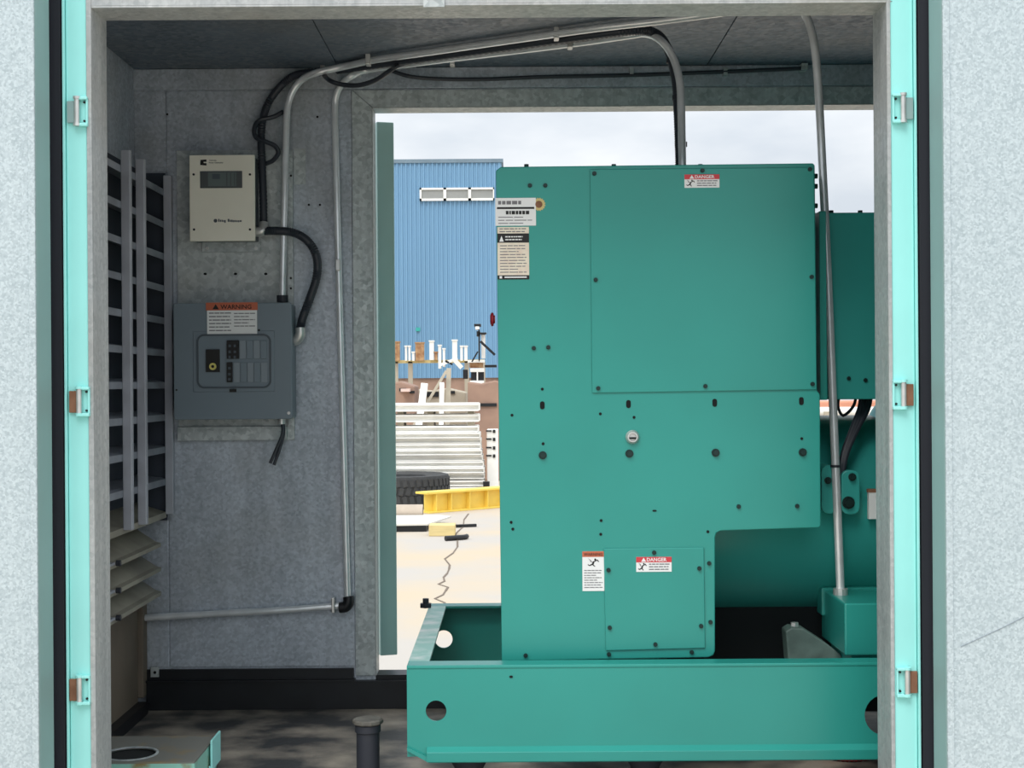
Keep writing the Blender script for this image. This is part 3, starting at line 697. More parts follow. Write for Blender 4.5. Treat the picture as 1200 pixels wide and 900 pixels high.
# --- battery charger
Yc = YM - .085
x0, x1, z0, z1 = R(222, 181.5, 298.5, 282.5, Yc)
ch = thing('battery_charger', 'cream metal battery charger with small display window', 'charger', ((x0 + x1) / 2, YM - .04, z0))
bx(x0 + .004, x1 - .004, Yc + .004, YM, z0 + .004, z1 - .004).build('case', M_GREYD, ch)
fc = bx(x0, x1, Yc, Yc + .012, z0, z1).build('front_cover', M_CREAM, ch, bevel=.002)
bx(x0 + .02, x1 + .004, YM - .010, YM, z0 - .025, z0 + .006).build('foot_flange', M_JAMB, ch, bevel=.001)
for px in (243, 300): inst(ME_ZSCREW, 'screw', P(px, 291, YM - .010), ch, (.8, 1, .8))
for px, py in ((227, 204.5), (293, 204.5), (227.5, 269), (293, 269)): inst(ME_DSCREW, 'screw', P(px, py, Yc), fc, (1, .8, 1))
rw = R(234.5, 200.5, 284, 220.5, Yc)
dw = bx(rw[0], rw[1], Yc - .002, Yc, rw[2], rw[3]).build('display_window', M_LCDD, ch, bevel=.001)
rw = R(244, 202, 277, 218.5, Yc); bx(rw[0], rw[1], Yc - .0032, Yc - .002, rw[2], rw[3]).build('screen', M_LCD, dw)
rw = R(249, 204, 258, 210, Yc); bx(rw[0], rw[1], Yc - .0036, Yc - .0032, rw[2], rw[3]).build('readout', M_GREYD, dw)
mb = MB()
for px in (265.5, 270, 274.5): rr = R(px, 202.5, px + 1.2, 218, Yc); mb.box(rr[0], rr[1], Yc - .0036, Yc - .0032, rr[2], rr[3])
mb.build('scale_marks', M_LCDD, dw)
# C-shaped emblem and two lines of maker's lettering
def q(px, py): v = P(px, py, Yc); return (v.x, v.z)
MB().prism([q(242, 187), q(240.2, 187), q(235, 187.4), q(234.6, 193.4), q(242, 194), q(242, 191.3), q(238.6, 191.1), q(238.6, 189.6), q(242, 189.6)][::-1], Yc - .0006, Yc - .0001).build('emblem', M_INK, fc)
v = P(249.5, 187.9, Yc); lettering('lettering', 'Cummins', (v.x, v.z), .0042, .021, M_INK, fc, Yc - .0005)
v = P(253.2, 190.6, Yc); lettering('lettering', 'Power Generation', (v.x, v.z), .0044, .042, M_INK, fc, Yc - .0005)
rr = R(248, 253, 286, 263.5, Yc); np_ = bx(rr[0], rr[1], Yc - .0008, Yc - .0001, rr[2], rr[3]).build('name_strip', M_CREAM, fc)
v = P(252.6, 258.7, Yc); o = MB().cyl((v.x, Yc - .0014, v.z), (v.x, Yc - .0008, v.z), .0055, 14)
for (a, b, lo_, hi_) in ((255.8, 257.2, 256.6, 260), (257.7, 259.2, 257.6, 260), (259.7, 261.0, 257.6, 260), (261.4, 262.6, 258, 260.2), (263, 264.6, 258, 261), (267, 268.8, 256.6, 260), (269.3, 270.8, 257.6, 260), (271.2, 272.8, 257.6, 260.2), (273.2, 274.6, 258, 260.4), (275, 276.6, 258, 260.2), (277.1, 278.6, 258.2, 260.2), (279, 280.4, 258.2, 260.4), (280.8, 283.2, 258.2, 260)):
    rr = R(a, lo_, b, hi_, Yc); o.box(rr[0], rr[1], Yc - .0014, Yc - .0008, rr[2], rr[3])
tag(o.build('name_print', M_GREYD, fc), kind='stuff')

# --- load centre
Yl = YM - .095
x0, x1, z0, z1 = R(203.5, 355, 342, 491.5, Yl)
lc = thing('breaker_panel', 'grey breaker panel with orange warning label', 'electrical panel', ((x0 + x1) / 2, YM - .05, z0))
bx(x0 + .006, x1 - .002, Yl + .006, YM, z0 + .004, z1 - .004).build('box', M_GREY, lc, bevel=.002)
cv = MB().prism(round_poly(x0, x1, z0, z1, .006, 3), Yl, Yl + .006).build('cover', M_GREY, lc, bevel=.002)
r1 = R(226.5, 388, 322, 459, Yl); bx(r1[0], r1[1], Yl - .003, Yl, r1[2], r1[3]).build('raised_field', M_GREY, lc, bevel=.002)
r2 = R(231, 391.5, 318, 455, Yl)
fr = MB(); a = round_poly(*r2, .022, 6); b = round_poly(r2[0] + .005, r2[1] - .005, r2[2] + .005, r2[3] - .005, .018, 6); n = len(a)
fr.add([(p[0], Yl - .003, p[1]) for p in a] + [(p[0], Yl - .003, p[1]) for p in b] + [(p[0], Yl - .008, p[1]) for p in a] + [(p[0], Yl - .008, p[1]) for p in b],
       [(i, (i + 1) % n, n + (i + 1) % n, n + i) for i in range(n)] + [(2 * n + i, 2 * n + (i + 1) % n, 3 * n + (i + 1) % n, 3 * n + i) for i in range(n)] +
       [(i, (i + 1) % n, 2 * n + (i + 1) % n, 2 * n + i) for i in range(n)] + [(n + i, n + (i + 1) % n, 3 * n + (i + 1) % n, 3 * n + i) for i in range(n)])
fr.build('door_rim', M_GREYD, lc)
def lrect(name, px0, py0, px1, py1, m, d0, d1, par):
    r = R(px0, py0, px1, py1, Yl); return bx(r[0], r[1], Yl - d1, Yl - d0, r[2], r[3]).build(name, m, par, bevel=.0008)
ms = lrect('main_switch', 242, 409.5, 258, 436, M_INK, .003, .010, lc)
c = P(249.5, 429.5, Yl - .010); MB().ring((c.x, c.y, c.z), .0045, .0105, -.003, 'y', 20).build('yellow_ring', M_YEL, ms)
MB().cyl((c.x, c.y, c.z), (c.x, c.y - .005, c.z), .0042, 12).build('toggle', M_INK, ms)
bank = lrect('breaker', 266.5, 399, 280.5, 420.5, M_INK, .003, .012, lc)
lrect('breaker', 266.5, 424.5, 273, 448, M_INK, .003, .012, lc)
mb = MB()
for px, py in ((269, 404), (275, 404), (269, 411), (275, 411), (269, 417), (275, 417), (268.5, 430), (268.5, 437), (268.5, 443)):
    r = R(px, py, px + 2.6, py + 3, Yl); mb.box(r[0], r[1], Yl - .016, Yl - .012, r[2], r[3])
mb.build('toggles', M_GREYD, bank)
for k in range(4):
    lrect('filler_plate', 281.5 + k * 8.2, 399, 288.5 + k * 8.2, 420.5, M_GREYL if k % 2 == 0 else M_GREY, .003, .007 + .001 * (k % 2), lc)
for k in range(5):
    lrect('filler_plate', 274.5 + k * 8, 425, 281.5 + k * 8, 448, M_GREYL if k % 2 == 0 else M_GREY, .003, .007 + .001 * (k % 2), lc)
lrect('latch', 269.5, 456, 277.5, 459.5, M_INK, .003, .008, lc)
inst(ME_DSCREW, 'screw', P(303.5, 387, Yl), lc, (1, 1, 1)); inst(ME_ZSCREW, 'screw', P(338.5, 484, Yl), lc, (.8, .9, .8))
inst(ME_DSCREW, 'screw', P(207, 457, Yl), lc, (.8, 1, .8))
r = R(243, 354.5, 301.5, 391.5, Yl); x0, x1, z0, z1 = r
wl_ = bx(x0, x1, Yl - .0042, Yl - .003, z0, z1).build('warning_label', M_WHITE, lc); H = z1 - z0; Wd = x1 - x0; wl_['label'] = 'orange and white warning label'
strips(wl_, [(x0 - .003, x1 + .002, z1 - .25 * H, z1)], Yl - .0042, M_ORANGE, 'orange_band')
lettering('lettering', 'WARNING', (x0 + .58 * Wd, z1 - .14 * H), .14 * H, .62 * Wd, M_INK, wl_, Yl - .0050)
MB().prism([(x0 + .11 * Wd, z1 - .215 * H), (x0 + .24 * Wd, z1 - .215 * H), (x0 + .175 * Wd, z1 - .05 * H)], Yl - .0052, Yl - .0047).build('hazard_triangle', M_INK, wl_)
strips(wl_, text_rows(x0 + .04 * Wd, x0 + .48 * Wd, z0 + .06 * H, z1 - .28 * H, 6, .3, 21, 4) + text_rows(x0 + .54 * Wd, x1 - .04 * Wd, z0 + .2 * H, z1 - .30 * H, 5, .28, 22, 4), Yl - .0042, M_INKG, 'fine_print')

# --- conduits ------------------------------------------------------------
CZP = CZ + .945
HTZ = P(770, 193.4, YG).z
def HT(px, Y): v = P(px, 210, Y); return Vector((v.x, Y, HTZ))
def run(px, py, z=CZP): return PZ(px, py, z)
# conduit from the panel up to the ceiling and away to the right
pts = [P(331, 353, 4.34), P(331.5, 320, 4.34), P(333, 250, 4.345), P(335, 170, 4.35), P(336, 135, 4.35), P(339, 117, 4.35), P(346, 102, 4.345), P(357, 91, 4.33), P(372, 85, 4.30)]
q_ = [run(405, 77.5), run(440, 70), run(500, 61.5), run(600, 47), run(700, 33), run(770, 25), run(830, 17), run(860, 13)]
cp = thing('metal_conduit', 'shiny metal conduit rising from the grey breaker panel to the ceiling', 'conduit', P(331, 353, 4.34))
MB().tube(pts + q_, .0105, 12).build('pipe', M_EMT, cp, smooth=True)
a = P(331, 354, 4.34); MB().cyl(a, a + Vector((0, 0, .02)), .017, 12).build('connector', M_RUBBER, cp)
def strap(par, p, w=.03, m=M_ZINC, up=.0): 
    MB().box(p.x - .007, p.x + .007, p.y - .016, p.y + .02, p.z - .014, p.z + .020).build('strap', m, par, bevel=.002)
strap(cp, run(378.5, 84)); strap(cp, run(431.5, 71)); strap(cp, run(652, 40.5))
# conduit down the wall beside the opening, bent down into the generator
pts = [P(407.5, 702, 4.375), P(406, 650, 4.375), P(402, 500, 4.375), P(397, 320, 4.375), P(393.5, 180, 4.375), P(392.5, 130, 4.375), P(394, 112, 4.37), P(401, 98, 4.355), P(412, 89, 4.33)]
q_ = [run(430, 82), run(470, 76.5), run(530, 68.5), run(600, 60), run(680, 50), run(735, 42), run(757, 39.5)]
e_ = [P(775, 48, 3.88), P(788, 66, 3.86), P(796, 92, 3.84), P(798, 120, 3.82), P(799, 160, 3.80), P(799.5, 190, 3.79), HT(799.5, 3.79)]
c2 = thing('metal_conduit', 'metal conduit beside the rear opening, arching down into the generator housing', 'conduit', P(407.5, 702, 4.375))
MB().tube(pts + q_ + e_, .0105, 12).build('pipe', M_EMT, c2, smooth=True)
strap(c2, run(420, 84)); 
for p, r_s in ((P(396.5, 312, 4.37), 0), (run(530, 72), 0), (run(668, 51), 0)):
    strap(c2, p)
# elbow and the level run along the wall foot
c3 = thing('metal_conduit', 'level metal conduit low on the back wall ending in an elbow', 'conduit', P(163, 725, 4.37))
MB().tube([P(403, 709.5, 4.375), P(330, 715, 4.375), P(240, 720, 4.375), P(163, 724.5, 4.372)], .0105, 12).build('pipe', M_EMT, c3, smooth=True)
MB().tube([P(408, 699, 4.372), P(408.5, 705, 4.37), P(405, 711, 4.37), P(398, 712, 4.372)], .0165, 12).build('elbow', M_BLACKP, c3, smooth=True)
v = P(391, 709, 4.372); MB().box(v.x - .005, v.x + .005, v.y - .016, v.y + .02, v.z - .022, v.z + .024).build('strap', M_ZINC, c3, bevel=.002)
# tall slanting conduit at the right
c4 = thing('metal_conduit', 'tall slanting metal conduit standing on the green junction box', 'conduit', P(985, 690, 3.60))
MB().tube([P(985, 696, 3.60), P(983, 640, 3.60), P(976, 470, 3.60), P(970, 320, 3.60), P(964, 200, 3.61), P(960, 120, 3.62), P(957, 75, 3.62), P(953, 45, 3.62), P(945, 20, 3.63), P(930, 2, 3.64), P(900, -6, 3.66)], .0105, 12).build('pipe', M_EMT, c4, smooth=True)
a = P(985, 700, 3.60); MB().cyl(a, a + Vector((0, 0, .022)), .018, 12).build('connector', M_ZINC, c4)
v = P(979, 547.5, 3.60); MB().cyl(v, v + Vector((0, 0, .006)), .0125, 12).build('cable_tie', M_RUBBER, c4)
v = P(944, 79, 4.35); MB().box(v.x - .012, v.x + .006, v.y - .005, v.y + .045, v.z - .006, v.z + .012).build('bracket', M_PLATE, c4)
# black flex running between the two ceiling conduits
fx = thing('flexible_conduit', 'black flexible conduit running along the ceiling between two metal conduits', 'conduit', run(440, 76))
rib = lambda t: .0125 + .0012 * math.sin(t * 900)
MB().tube([run(395, 82), run(440, 75.5), run(520, 65), run(600, 54), run(680, 43), run(740, 36), P(768, 39, 3.90), P(783, 58, 3.885), P(792, 92, 3.86), P(794.5, 125, 3.835), P(796, 160, 3.815), P(797, 190, 3.80), HT(797, 3.80)], rib, 10, smooth=24).build('sheath', M_FLEX, fx, smooth=True)
for px, py, Y in ((786, 74, 3.88), (793, 117, 3.84), (796, 172, 3.815)):
    v = P(px + 2, py, Y); MB().cyl(v, v + Vector((0, 0, .012)), .0165, 12).build('cable_tie', M_RUBBER, fx)
# flex loop between charger and panel
f2 = thing('flexible_conduit', 'black flexible conduit looping from the cream charger to the grey panel', 'conduit', P(352, 392, 4.36))
MB().tube([P(306, 271, 4.33), P(322, 270.5, 4.33), P(343, 272.5, 4.33), P(360, 282, 4.33), P(371, 301, 4.34), P(371, 325, 4.345), P(363, 350, 4.35), P(355, 372, 4.355), P(351.5, 386, 4.36)], lambda t: .0125 + .001 * math.sin(t * 420), 10, smooth=16).build('sheath', M_FLEX, f2, smooth=True)
MB().tube([P(352, 384, 4.355), P(352, 392, 4.355), P(348, 398, 4.36), P(341, 400, 4.365)], .016, 12).build('elbow_fitting', M_ZINC, f2, smooth=True)
MB().tube([P(309, 262, 4.34), P(308, 270, 4.33), P(302, 271.5, 4.33), P(296, 271, 4.335)], .015, 12).build('elbow_fitting', M_ZINC, f2, smooth=True)
# flex rising from the charger
f3 = thing('flexible_conduit', 'black flexible conduit rising straight up beside the cream charger', 'conduit', P(308, 262, 4.35))
MB().tube([P(309, 263, 4.35), P(308.5, 230, 4.35), P(307, 190, 4.355), P(306, 165, 4.36), P(308, 140, 4.365), P(316, 118, 4.37), P(332, 98, 4.365), P(350, 87, 4.345), P(380, 84, 4.31)], lambda t: .0115 + .001 * math.sin(t * 420), 10, smooth=16).build('sheath', M_FLEX, f3, smooth=True)
# loose cable twisted round it
f4 = thing('black_cable', 'loose thin black cable curling around the upright flexible conduit', 'cable', P(312, 190, 4.34))
MB().tube([P(332, 131, 4.37), P(320, 137, 4.36), P(304, 141, 4.35), P(298, 151, 4.34), P(300, 161, 4.335), P(311, 166, 4.33), P(322, 171, 4.335), P(326, 179, 4.34), P(320, 188, 4.35), P(311, 192, 4.36)], .007, 8, smooth=6).build('cable_run', M_FLEX, f4, smooth=True)
# loop hanging under the ceiling conduits, then along the lintel
f5 = thing('black_cable', 'black cable sagging in a loop below the ceiling conduits', 'cable', P(410, 98, 4.2))
MB().tube([run(378, 86), P(386, 94, 4.22), P(400, 99, 4.20), P(420, 100, 4.18), P(440, 94, 4.16), P(457, 83, 4.14), run(470, 75), run(500, 68)], .007, 8, smooth=6).build('cable_run', M_FLEX, f5, smooth=True)
f6 = thing('black_cable', 'thin black cable strung along the back lintel', 'cable', P(700, 92, 4.36))
MB().tube([run(455, 82), P(490, 91, 4.34), P(560, 93, 4.36), P(640, 90, 4.37), P(740, 88, 4.37), P(850, 84, 4.37), P(944, 80, 4.36)], .006, 8, smooth=6).build('cable_run', M_FLEX, f6, smooth=True)
for px in (740, 850): v = P(px, 84, 4.37); MB().box(v.x - .006, v.x + .006, 4.365, 4.389, v.z - .012, v.z + .012).build('clip', M_PLATE, f6)
# two wire tails below the panel
f7 = thing('wire_tail', 'two short black wires hanging from the bottom of the grey panel', 'wire', P(330, 497, 4.34))
v = P(330, 497, 4.34); MB().cyl(v, v + Vector((0, 0, .022)), .012, 12).build('gland', M_ZINC, f7, smooth=True)
MB().tube([P(332, 496, 4.34), P(332, 510, 4.34), P(328, 525, 4.335), P(321, 545, 4.33)], .005, 8).build('wire', M_FLEX, f7, smooth=True)
MB().tube([P(331, 496, 4.338), P(331, 508, 4.335), P(324, 526, 4.33), P(316.5, 543, 4.325)], .005, 8).build('wire', M_FLEX, f7, smooth=True)

# ================================================================== FLOOR ITEMS
# mint filler box with round opening
fx0, fx1 = -1.02, P(228, 890, 3.35).x
fb = thing('filler_box', 'mint steel box with a round hole on the floor at left', 'box', ((fx0 + fx1) / 2, 3.47, 0))
ztop_ = P(180, 893, 3.35).z
c = PZ(153, 883.5, ztop_)
M_FBT = mat('worn_grey_top', (122, 122, 116), .6, 0, second=(150, 126, 84), scale=9, lo=.52, hi=.7)
bx(fx0, fx1, 3.35, 3.36, 0, ztop_ - .004).box(fx1 - .01, fx1, 3.36, 3.60, 0, ztop_ - .004).box(fx0, fx0 + .01, 3.36, 3.60, 0, ztop_ - .004).box(fx0, fx1, 3.59, 3.60, 0, ztop_ - .004).build('side_walls', mat('rust_streaked_mint', (150, 210, 194), .5, 0, second=(146, 128, 80), scale=14, lo=.56, hi=.68), fb)
tp = MB(); hr = .062
n = 24; per = []
for i in range(n):
    t = 2 * PI * (i + .5) / n; ca, sa = math.cos(t), math.sin(t)
    k = min((fx1 - c.x) / ca if ca > 1e-9 else (fx0 - c.x) / ca, (3.60 - c.y) / sa if sa > 1e-9 else (3.35 - c.y) / sa)
    per.append((c.x + k * ca, c.y + k * sa, c.x + hr * ca, c.y + hr * sa))
for cx_, cy_ in ((fx1, 3.60), (fx0, 3.60), (fx0, 3.35), (fx1, 3.35)):
    i = min(range(n), key=lambda j: (per[j][0] - cx_) ** 2 + (per[j][1] - cy_) ** 2); per[i] = (cx_, cy_) + per[i][2:]
vs_ = []
for ox, oy, ix, iy in per: vs_ += [(ox, oy, ztop_ - .004), (ix, iy, ztop_ - .004), (ix, iy, ztop_), (ox, oy, ztop_)]
tp.add(vs_, [(i * 4 + k, i * 4 + (k + 1) % 4, ((i + 1) % n) * 4 + (k + 1) % 4, ((i + 1) % n) * 4 + k) for i in range(n) for k in range(4)])
tp.build('top_plate', M_FBT, fb)
MB().ring((c.x, c.y, ztop_ - .001), hr - .003, hr + .003, .003, 'z', 32).build('hole_rim', M_PLATE, fb, smooth=True)
MB().lathe([(hr - .0005, ztop_ - .005), (hr - .0005, .01), (.002, .008)], (c.x, c.y, 0), n=32).build('dark_liner', M_HOLE, fb)  # black lining added; shade inside the hole comes from its colour
bx(fx1 + .005, fx1 + .010, 3.50, 3.60, .05, ztop_ + .012).box(fx1 - .0, fx1 + .005, 3.50, 3.60, .05, .06).build('upright_tab', M_MINT, fb, bevel=.001)
# stub pipe with cap
s0 = P(431, 843, 3.45)
sp = thing('capped_pipe', 'short black upright pipe with a cap on the floor', 'pipe', (s0.x, s0.y, 0))
MB().lathe([(.0275, 0), (.0275, s0.z - .03), (.031, s0.z - .028), (.031, s0.z - .012), (.027, s0.z - .010)], (s0.x, s0.y, 0), n=24).build('pipe', M_RUBBER, sp, smooth=True)
MB().lathe([(.034, s0.z - .010), (.037, s0.z - .007), (.037, s0.z - .001), (.033, s0.z + .002), (.012, s0.z + .001)], (s0.x, s0.y, 0), n=10).build('cap', mat('dusty_cap', (96, 94, 88), .7, 0, .3, 40), sp)
# red hose end under the skid
rh = thing('red_hose', 'short red hose lying on the floor below the right end of the skid', 'hose', (.86, 3.72, 0))
MB().tube([Vector((.80, 3.76, .012)), Vector((.86, 3.73, .012)), Vector((.94, 3.74, .012)), Vector((1.04, 3.71, .012))], lambda t: .011 + .0012 * math.sin(t * 260), 8, smooth=20).build('hose_body', mat('red_hose_rubber', (150, 40, 44), .6), rh)

# ================================================================== YARD BEHIND
# blue corrugated building
YBD = 40.0
bl0, br0 = -12.0, -0.25; zt = P(520, 191, YBD).z; zb0 = P(520, 443, YBD).z
bd = thing('factory_building', 'blue corrugated metal building beyond the yard', 'building', ((bl0 + br0) / 2, YBD + 4, GZ))
pit = .122; n = int((br0 - bl0) / pit); poly = []
for i in range(n):
    x = bl0 + i * pit
    poly += [(x, YBD), (x + pit * .45, YBD), (x + pit * .58, YBD - .035), (x + pit * .87, YBD - .035)]
poly += [(br0, YBD), (br0, YBD + 8), (bl0, YBD + 8)]
MB().prism(poly, zb0, zt, axis='z').build('cladding', M_BLUE, bd)
bx(bl0 + .02, br0 - .02, YBD + .05, YBD + 8, GZ, zb0).build('base_wall', M_RUSTP, bd)
bx(bl0 - .05, br0 + .05, YBD - .06, YBD + 8.05, zt, zt + .10).build('eaves_flashing', M_BLUED, bd)
wx0, wz1 = P(492, 220, YBD).x, P(535, 220.5, YBD).z; wz0 = P(535, 235.5, YBD).z; pw = 29.0 * YBD / F
for k in range(3):
    a = wx0 + k * pw
    fr_ = MB().box(a, a + pw, YBD - .10, YBD - .036, wz1 - .05, wz1).box(a, a + pw, YBD - .10, YBD - .036, wz0, wz0 + .06).box(a, a + .05, YBD - .10, YBD - .036, wz0, wz1).box(a + pw - .03, a + pw, YBD - .10, YBD - .036, wz0, wz1).build('window_frame', M_WSTEEL, bd)
    bx(a + .05, a + pw - .03, YBD - .06, YBD - .038, wz0 + .06, wz1 - .05).build('pane', M_PANE, fr_)
v = P(490, 386, YBD); bx(v.x - .06, v.x + .06, YBD - .05, YBD - .034, v.z - .05, v.z + .05).build('wall_mark', M_TEALD, bd)

# stack of white steel beams
YS = 23.0
rows = [(472.5, 482, 564, .14), (485.5, 494.5, 564, .14), (499, 506.5, 563, .14), (506.8, 513.5, 565, .12), (513.8, 519.5, 566, .12), (519.8, 526.5, 566, .12), (526.8, 533, 567, .12), (533.3, 540, 568, .12), (540.3, 547, 569, .12), (547.3, 554, 570, .12), (554.3, 561, 570, .12), (562.5, 569, 570, .12), (570, 578, 570, .12)]
ordn = ['topmost', 'second', 'third', 'fourth', 'fifth', 'sixth', 'seventh', 'eighth', 'ninth', 'tenth', 'eleventh', 'twelfth', 'lowest']
zprev = None
for k, (pa, pb, pr, dep) in enumerate(rows):
    xr = P(pr - 3, (pa + pb) / 2, YS).x; xl = -3.2 + .05 * ((k * 7) % 5)
    za_, zb_ = P(500, pb, YS).z, P(500, pa, YS).z
    if k == len(rows) - 1: za_ = GZ
    bmn = thing('steel_beam', 'white painted steel beam, %s in the tall white stack' % ordn[k], 'beam', ((xl + xr) / 2, YS, za_), 'white beams stacked in the yard')
    hgt = zb_ - za_; dy = .03 * ((k * 5) % 3)
    bx(xl, xr, YS - .18 + dy, YS + .55, za_ + .01, zb_ - .01).build('web', M_WSTEEL, bmn)
    bx(xl, xr, YS - .25 + dy, YS + .6, zb_ - hgt * .30, zb_).build('top_flange', M_WSTEEL, bmn, bevel=.006)
    bx(xl, xr, YS - .25 + dy, YS + .6, za_, za_ + hgt * .22).build('bottom_flange', M_WSTEEL, bmn, bevel=.006)
    bx(xr, xr + .012, YS - .24 + dy, YS + .58, za_ + .01, zb_ - .01).build('end_plate', M_WSTEEL, bmn)
# spacers that hold the two upper beams apart
for pa, pb, wh in ((482, 485.5, 'topmost'), (494.5, 499, 'second')):
    for px, wp in ((470, 'left'), (505, 'middle'), (552, 'right')):
        x = P(px, 490, YS).x; o = bx(x - .05, x + .05, YS - .1, YS + .5, P(px, pb, YS).z, P(px, pa, YS).z).build('spacer_block', M_GREYP)
        tag(o, '%s grey spacer block under the %s white beam of the stack' % (wp, wh), 'block', 'spacers in the beam stack')
# beam ends of the stack seen at its right with dark sockets
bk = thing('end_bracket', 'white bracket plates with dark sockets at the right end of the beam stack', 'bracket', (P(573, 550, YS).x, YS + .2, GZ))
xr0, xr1 = P(571, 540, YS + .3).x, P(584, 540, YS + .3).x
bx(xr0, xr1, YS + .05, YS + .55, GZ, P(575, 503, YS + .3).z).build('bracket_body', M_WSTEEL, bk, bevel=.01)
for py in (505, 514.5, 524.5, 534): 
    a, b = P(569.5, py, YS + .05), P(576, py, YS + .05); bx(a.x, b.x, YS + .03, YS + .05, a.z - .012, a.z + .012).build('socket', M_INK, bk)
    a = P(579, py, YS + .05); bx(a.x - .02, a.x + .02, YS + .03, YS + .05, a.z - .03, a.z + .02).build('socket', M_INK, bk)
a = P(570, 568, YS - .35); o = bx(a.x - .05, a.x + .05, YS - .42, YS - .27, GZ, a.z + .05).build('dark_block', M_BLACKP); tag(o, 'small dark block at the foot of the white beam stack', 'block')

# rusty plate heap behind the stack
YR = 27.0
def heap(px0, py0, px1, Y, m, name, label, cat, dep=1.2, py1=None):
    a = P(px0, py0, Y); b = P(px1, py0, Y); z0 = GZ if py1 is None else P(px0, py1, Y).z
    w = b.x - a.x; h = a.z - z0
    o = MB().prism([(a.x, z0), (b.x, z0), (b.x, a.z - h * .05), (a.x + w * .62, a.z), (a.x + w * .3, a.z - h * .03), (a.x, a.z - h * .01)], Y, Y + dep).build(name, m, bevel=.03)
    return tag(o, label, cat)
hp_r = heap(548, 446, 600, YR, M_RUSTP, 'rusted_plate', 'rust brown steel plates stacked behind the white beams at right', 'plate')
hp_l = heap(440, 447, 486, YR, M_RUSTP, 'rusted_plate', 'rust brown steel plates stacked behind the white beams at left', 'plate')
hp_m = heap(487, 455, 546, YR + 1.5, M_GREYP, 'plate_stack', 'pale grey plate stack between the rusty heaps', 'plate')
for px0, px1, py0, py1, hp_, Y in ((468, 476, 455, 458.5, hp_l, YR), (480, 486, 458, 461, hp_l, YR), (558, 582, 472.5, 476.5, hp_r, YR), (500, 514, 459, 465, hp_m, YR + 1.5), (528, 533, 458, 461.5, hp_m, YR + 1.5)):
    a = P(px0, py1, Y - .01); b = P(px1, py0, Y - .01)
    bx(a.x, b.x, Y - .03, Y, a.z, b.z).build('dark_gap_bar', M_BLACKP, hp_)
o = bx(P(470, 457, YR - .2).x, P(480.5, 457, YR - .2).x, YR - .3, YR - .001, P(475, 459, YR - .2).z, P(475, 455.5, YR - .2).z).build('pink_block', mat('pale_pink_paint', (232, 206, 196), .7), None); tag(o, 'pale pink block lying on the left rusty plates', 'block')
# leaning boards
def lean(pa, pb, wpx, Y, m, name, label, cat, dy=.25, th=.06, ground=True):
    a = P(pa[0], pa[1], Y); b = P(pb[0], pb[1], Y + dy)
    if ground: a = a + (a - b) * ((a.z - GZ) / (b.z - a.z))
    o = MB().bar(a, b, wpx * Y / F, th, up=(0, 1, 0)).build(name, m, bevel=.006); return tag(o, label, cat)
lean((494, 475), (497.5, 450), 8.0, YR - 2.2, M_WSTEEL, 'white_board', 'wide white board leaning behind the beam stack', 'board')
lean((517.5, 475), (518, 449), 5.2, YR - 2.0, M_WSTEEL, 'white_board', 'narrow white board standing behind the beam stack', 'board')
lean((525, 475), (526, 432), 5.5, YR - 1.6, M_GREYP, 'timber_post', 'grey timber post standing behind the beam stack', 'post')
lean((502, 470), (523, 435), 3.2, YR - 1.8, M_GREYP, 'timber_brace', 'grey timber brace leaning diagonally against the post', 'brace')
# storage rack rail with uprights in front of the blue wall
YK = 33.0
rk = thing('storage_rack', 'tan rail rack carrying upright stubs before the blue building', 'rack', (P(515, 424, YK).x, YK, GZ))
a, b = P(455, 424, YK), P(568, 423.5, YK)
bx(a.x, b.x, YK - .05, YK + .08, a.z - .035, a.z + .035).build('rail', M_WOOD, rk)
for px in (464, 481, 547, 566): 
    x = P(px, 430, YK).x; bx(x - .05, x + .05, YK - .05, YK + .05, GZ, a.z).build('rack_leg', M_GREYP, rk)
for (px, py0, py1, w, m, nm, lab) in (
    (465, 400, 423, 7, M_RUSTO, 'rusty_upright', 'rusty orange upright stub at the far left of the rack'),
    (476, 405, 423, 2.2, M_WSTEEL, 'white_upright', 'thin white upright, first of the close pair next to the far left rusty stub'),
    (480, 405, 423, 2.2, M_WSTEEL, 'white_upright', 'thin white upright, second of the close pair next to the far left rusty stub'),
    (484.6, 412, 423, 2.8, M_WSTEEL, 'white_upright', 'short white stub just left of the wide rusty block'),
    (492, 401, 423, 10, M_RUSTO, 'rusty_block', 'wide rusty block standing on the rack'),
    (506, 399, 422, 5, M_WSTEEL, 'white_upright', 'stout white upright right of the wide rusty block'),
    (511, 412, 422, 3.5, M_RUSTO, 'rusty_upright', 'small rusty stub between two white uprights on the rack'),
    (515.5, 404, 432, 3.2, M_WSTEEL, 'white_upright', 'long white upright reaching below the rack rail'),
    (520.4, 408, 430, 2.4, M_WSTEEL, 'white_upright', 'thinner white upright touching the long one on the rack'),
    (533, 398, 424, 5.4, M_WSTEEL, 'white_upright', 'tallest white upright in the middle right of the rack'),
    (541, 405, 423, 2.8, M_WSTEEL, 'white_upright', 'white upright right after the tallest one on the rack'),
    (546, 405, 423, 3.4, M_WSTEEL, 'white_upright', 'white upright nearest the dark machine on the rack')):
    p0, p1 = P(px - w / 2, py1, YK - .12), P(px + w / 2, py0, YK - .12)
    t = thing(nm, lab, 'upright', ((p0.x + p1.x) / 2, YK - .12, p0.z), 'uprights on the yard rack')
    bx(p0.x, p1.x, YK - .20, YK - .05, p0.z, p1.z).build('shaft', m, t, bevel=.008)
    bx(p0.x - .012, p1.x + .012, YK - .22, YK - .03, p1.z - .03, p1.z).build('top_cap', m, t)
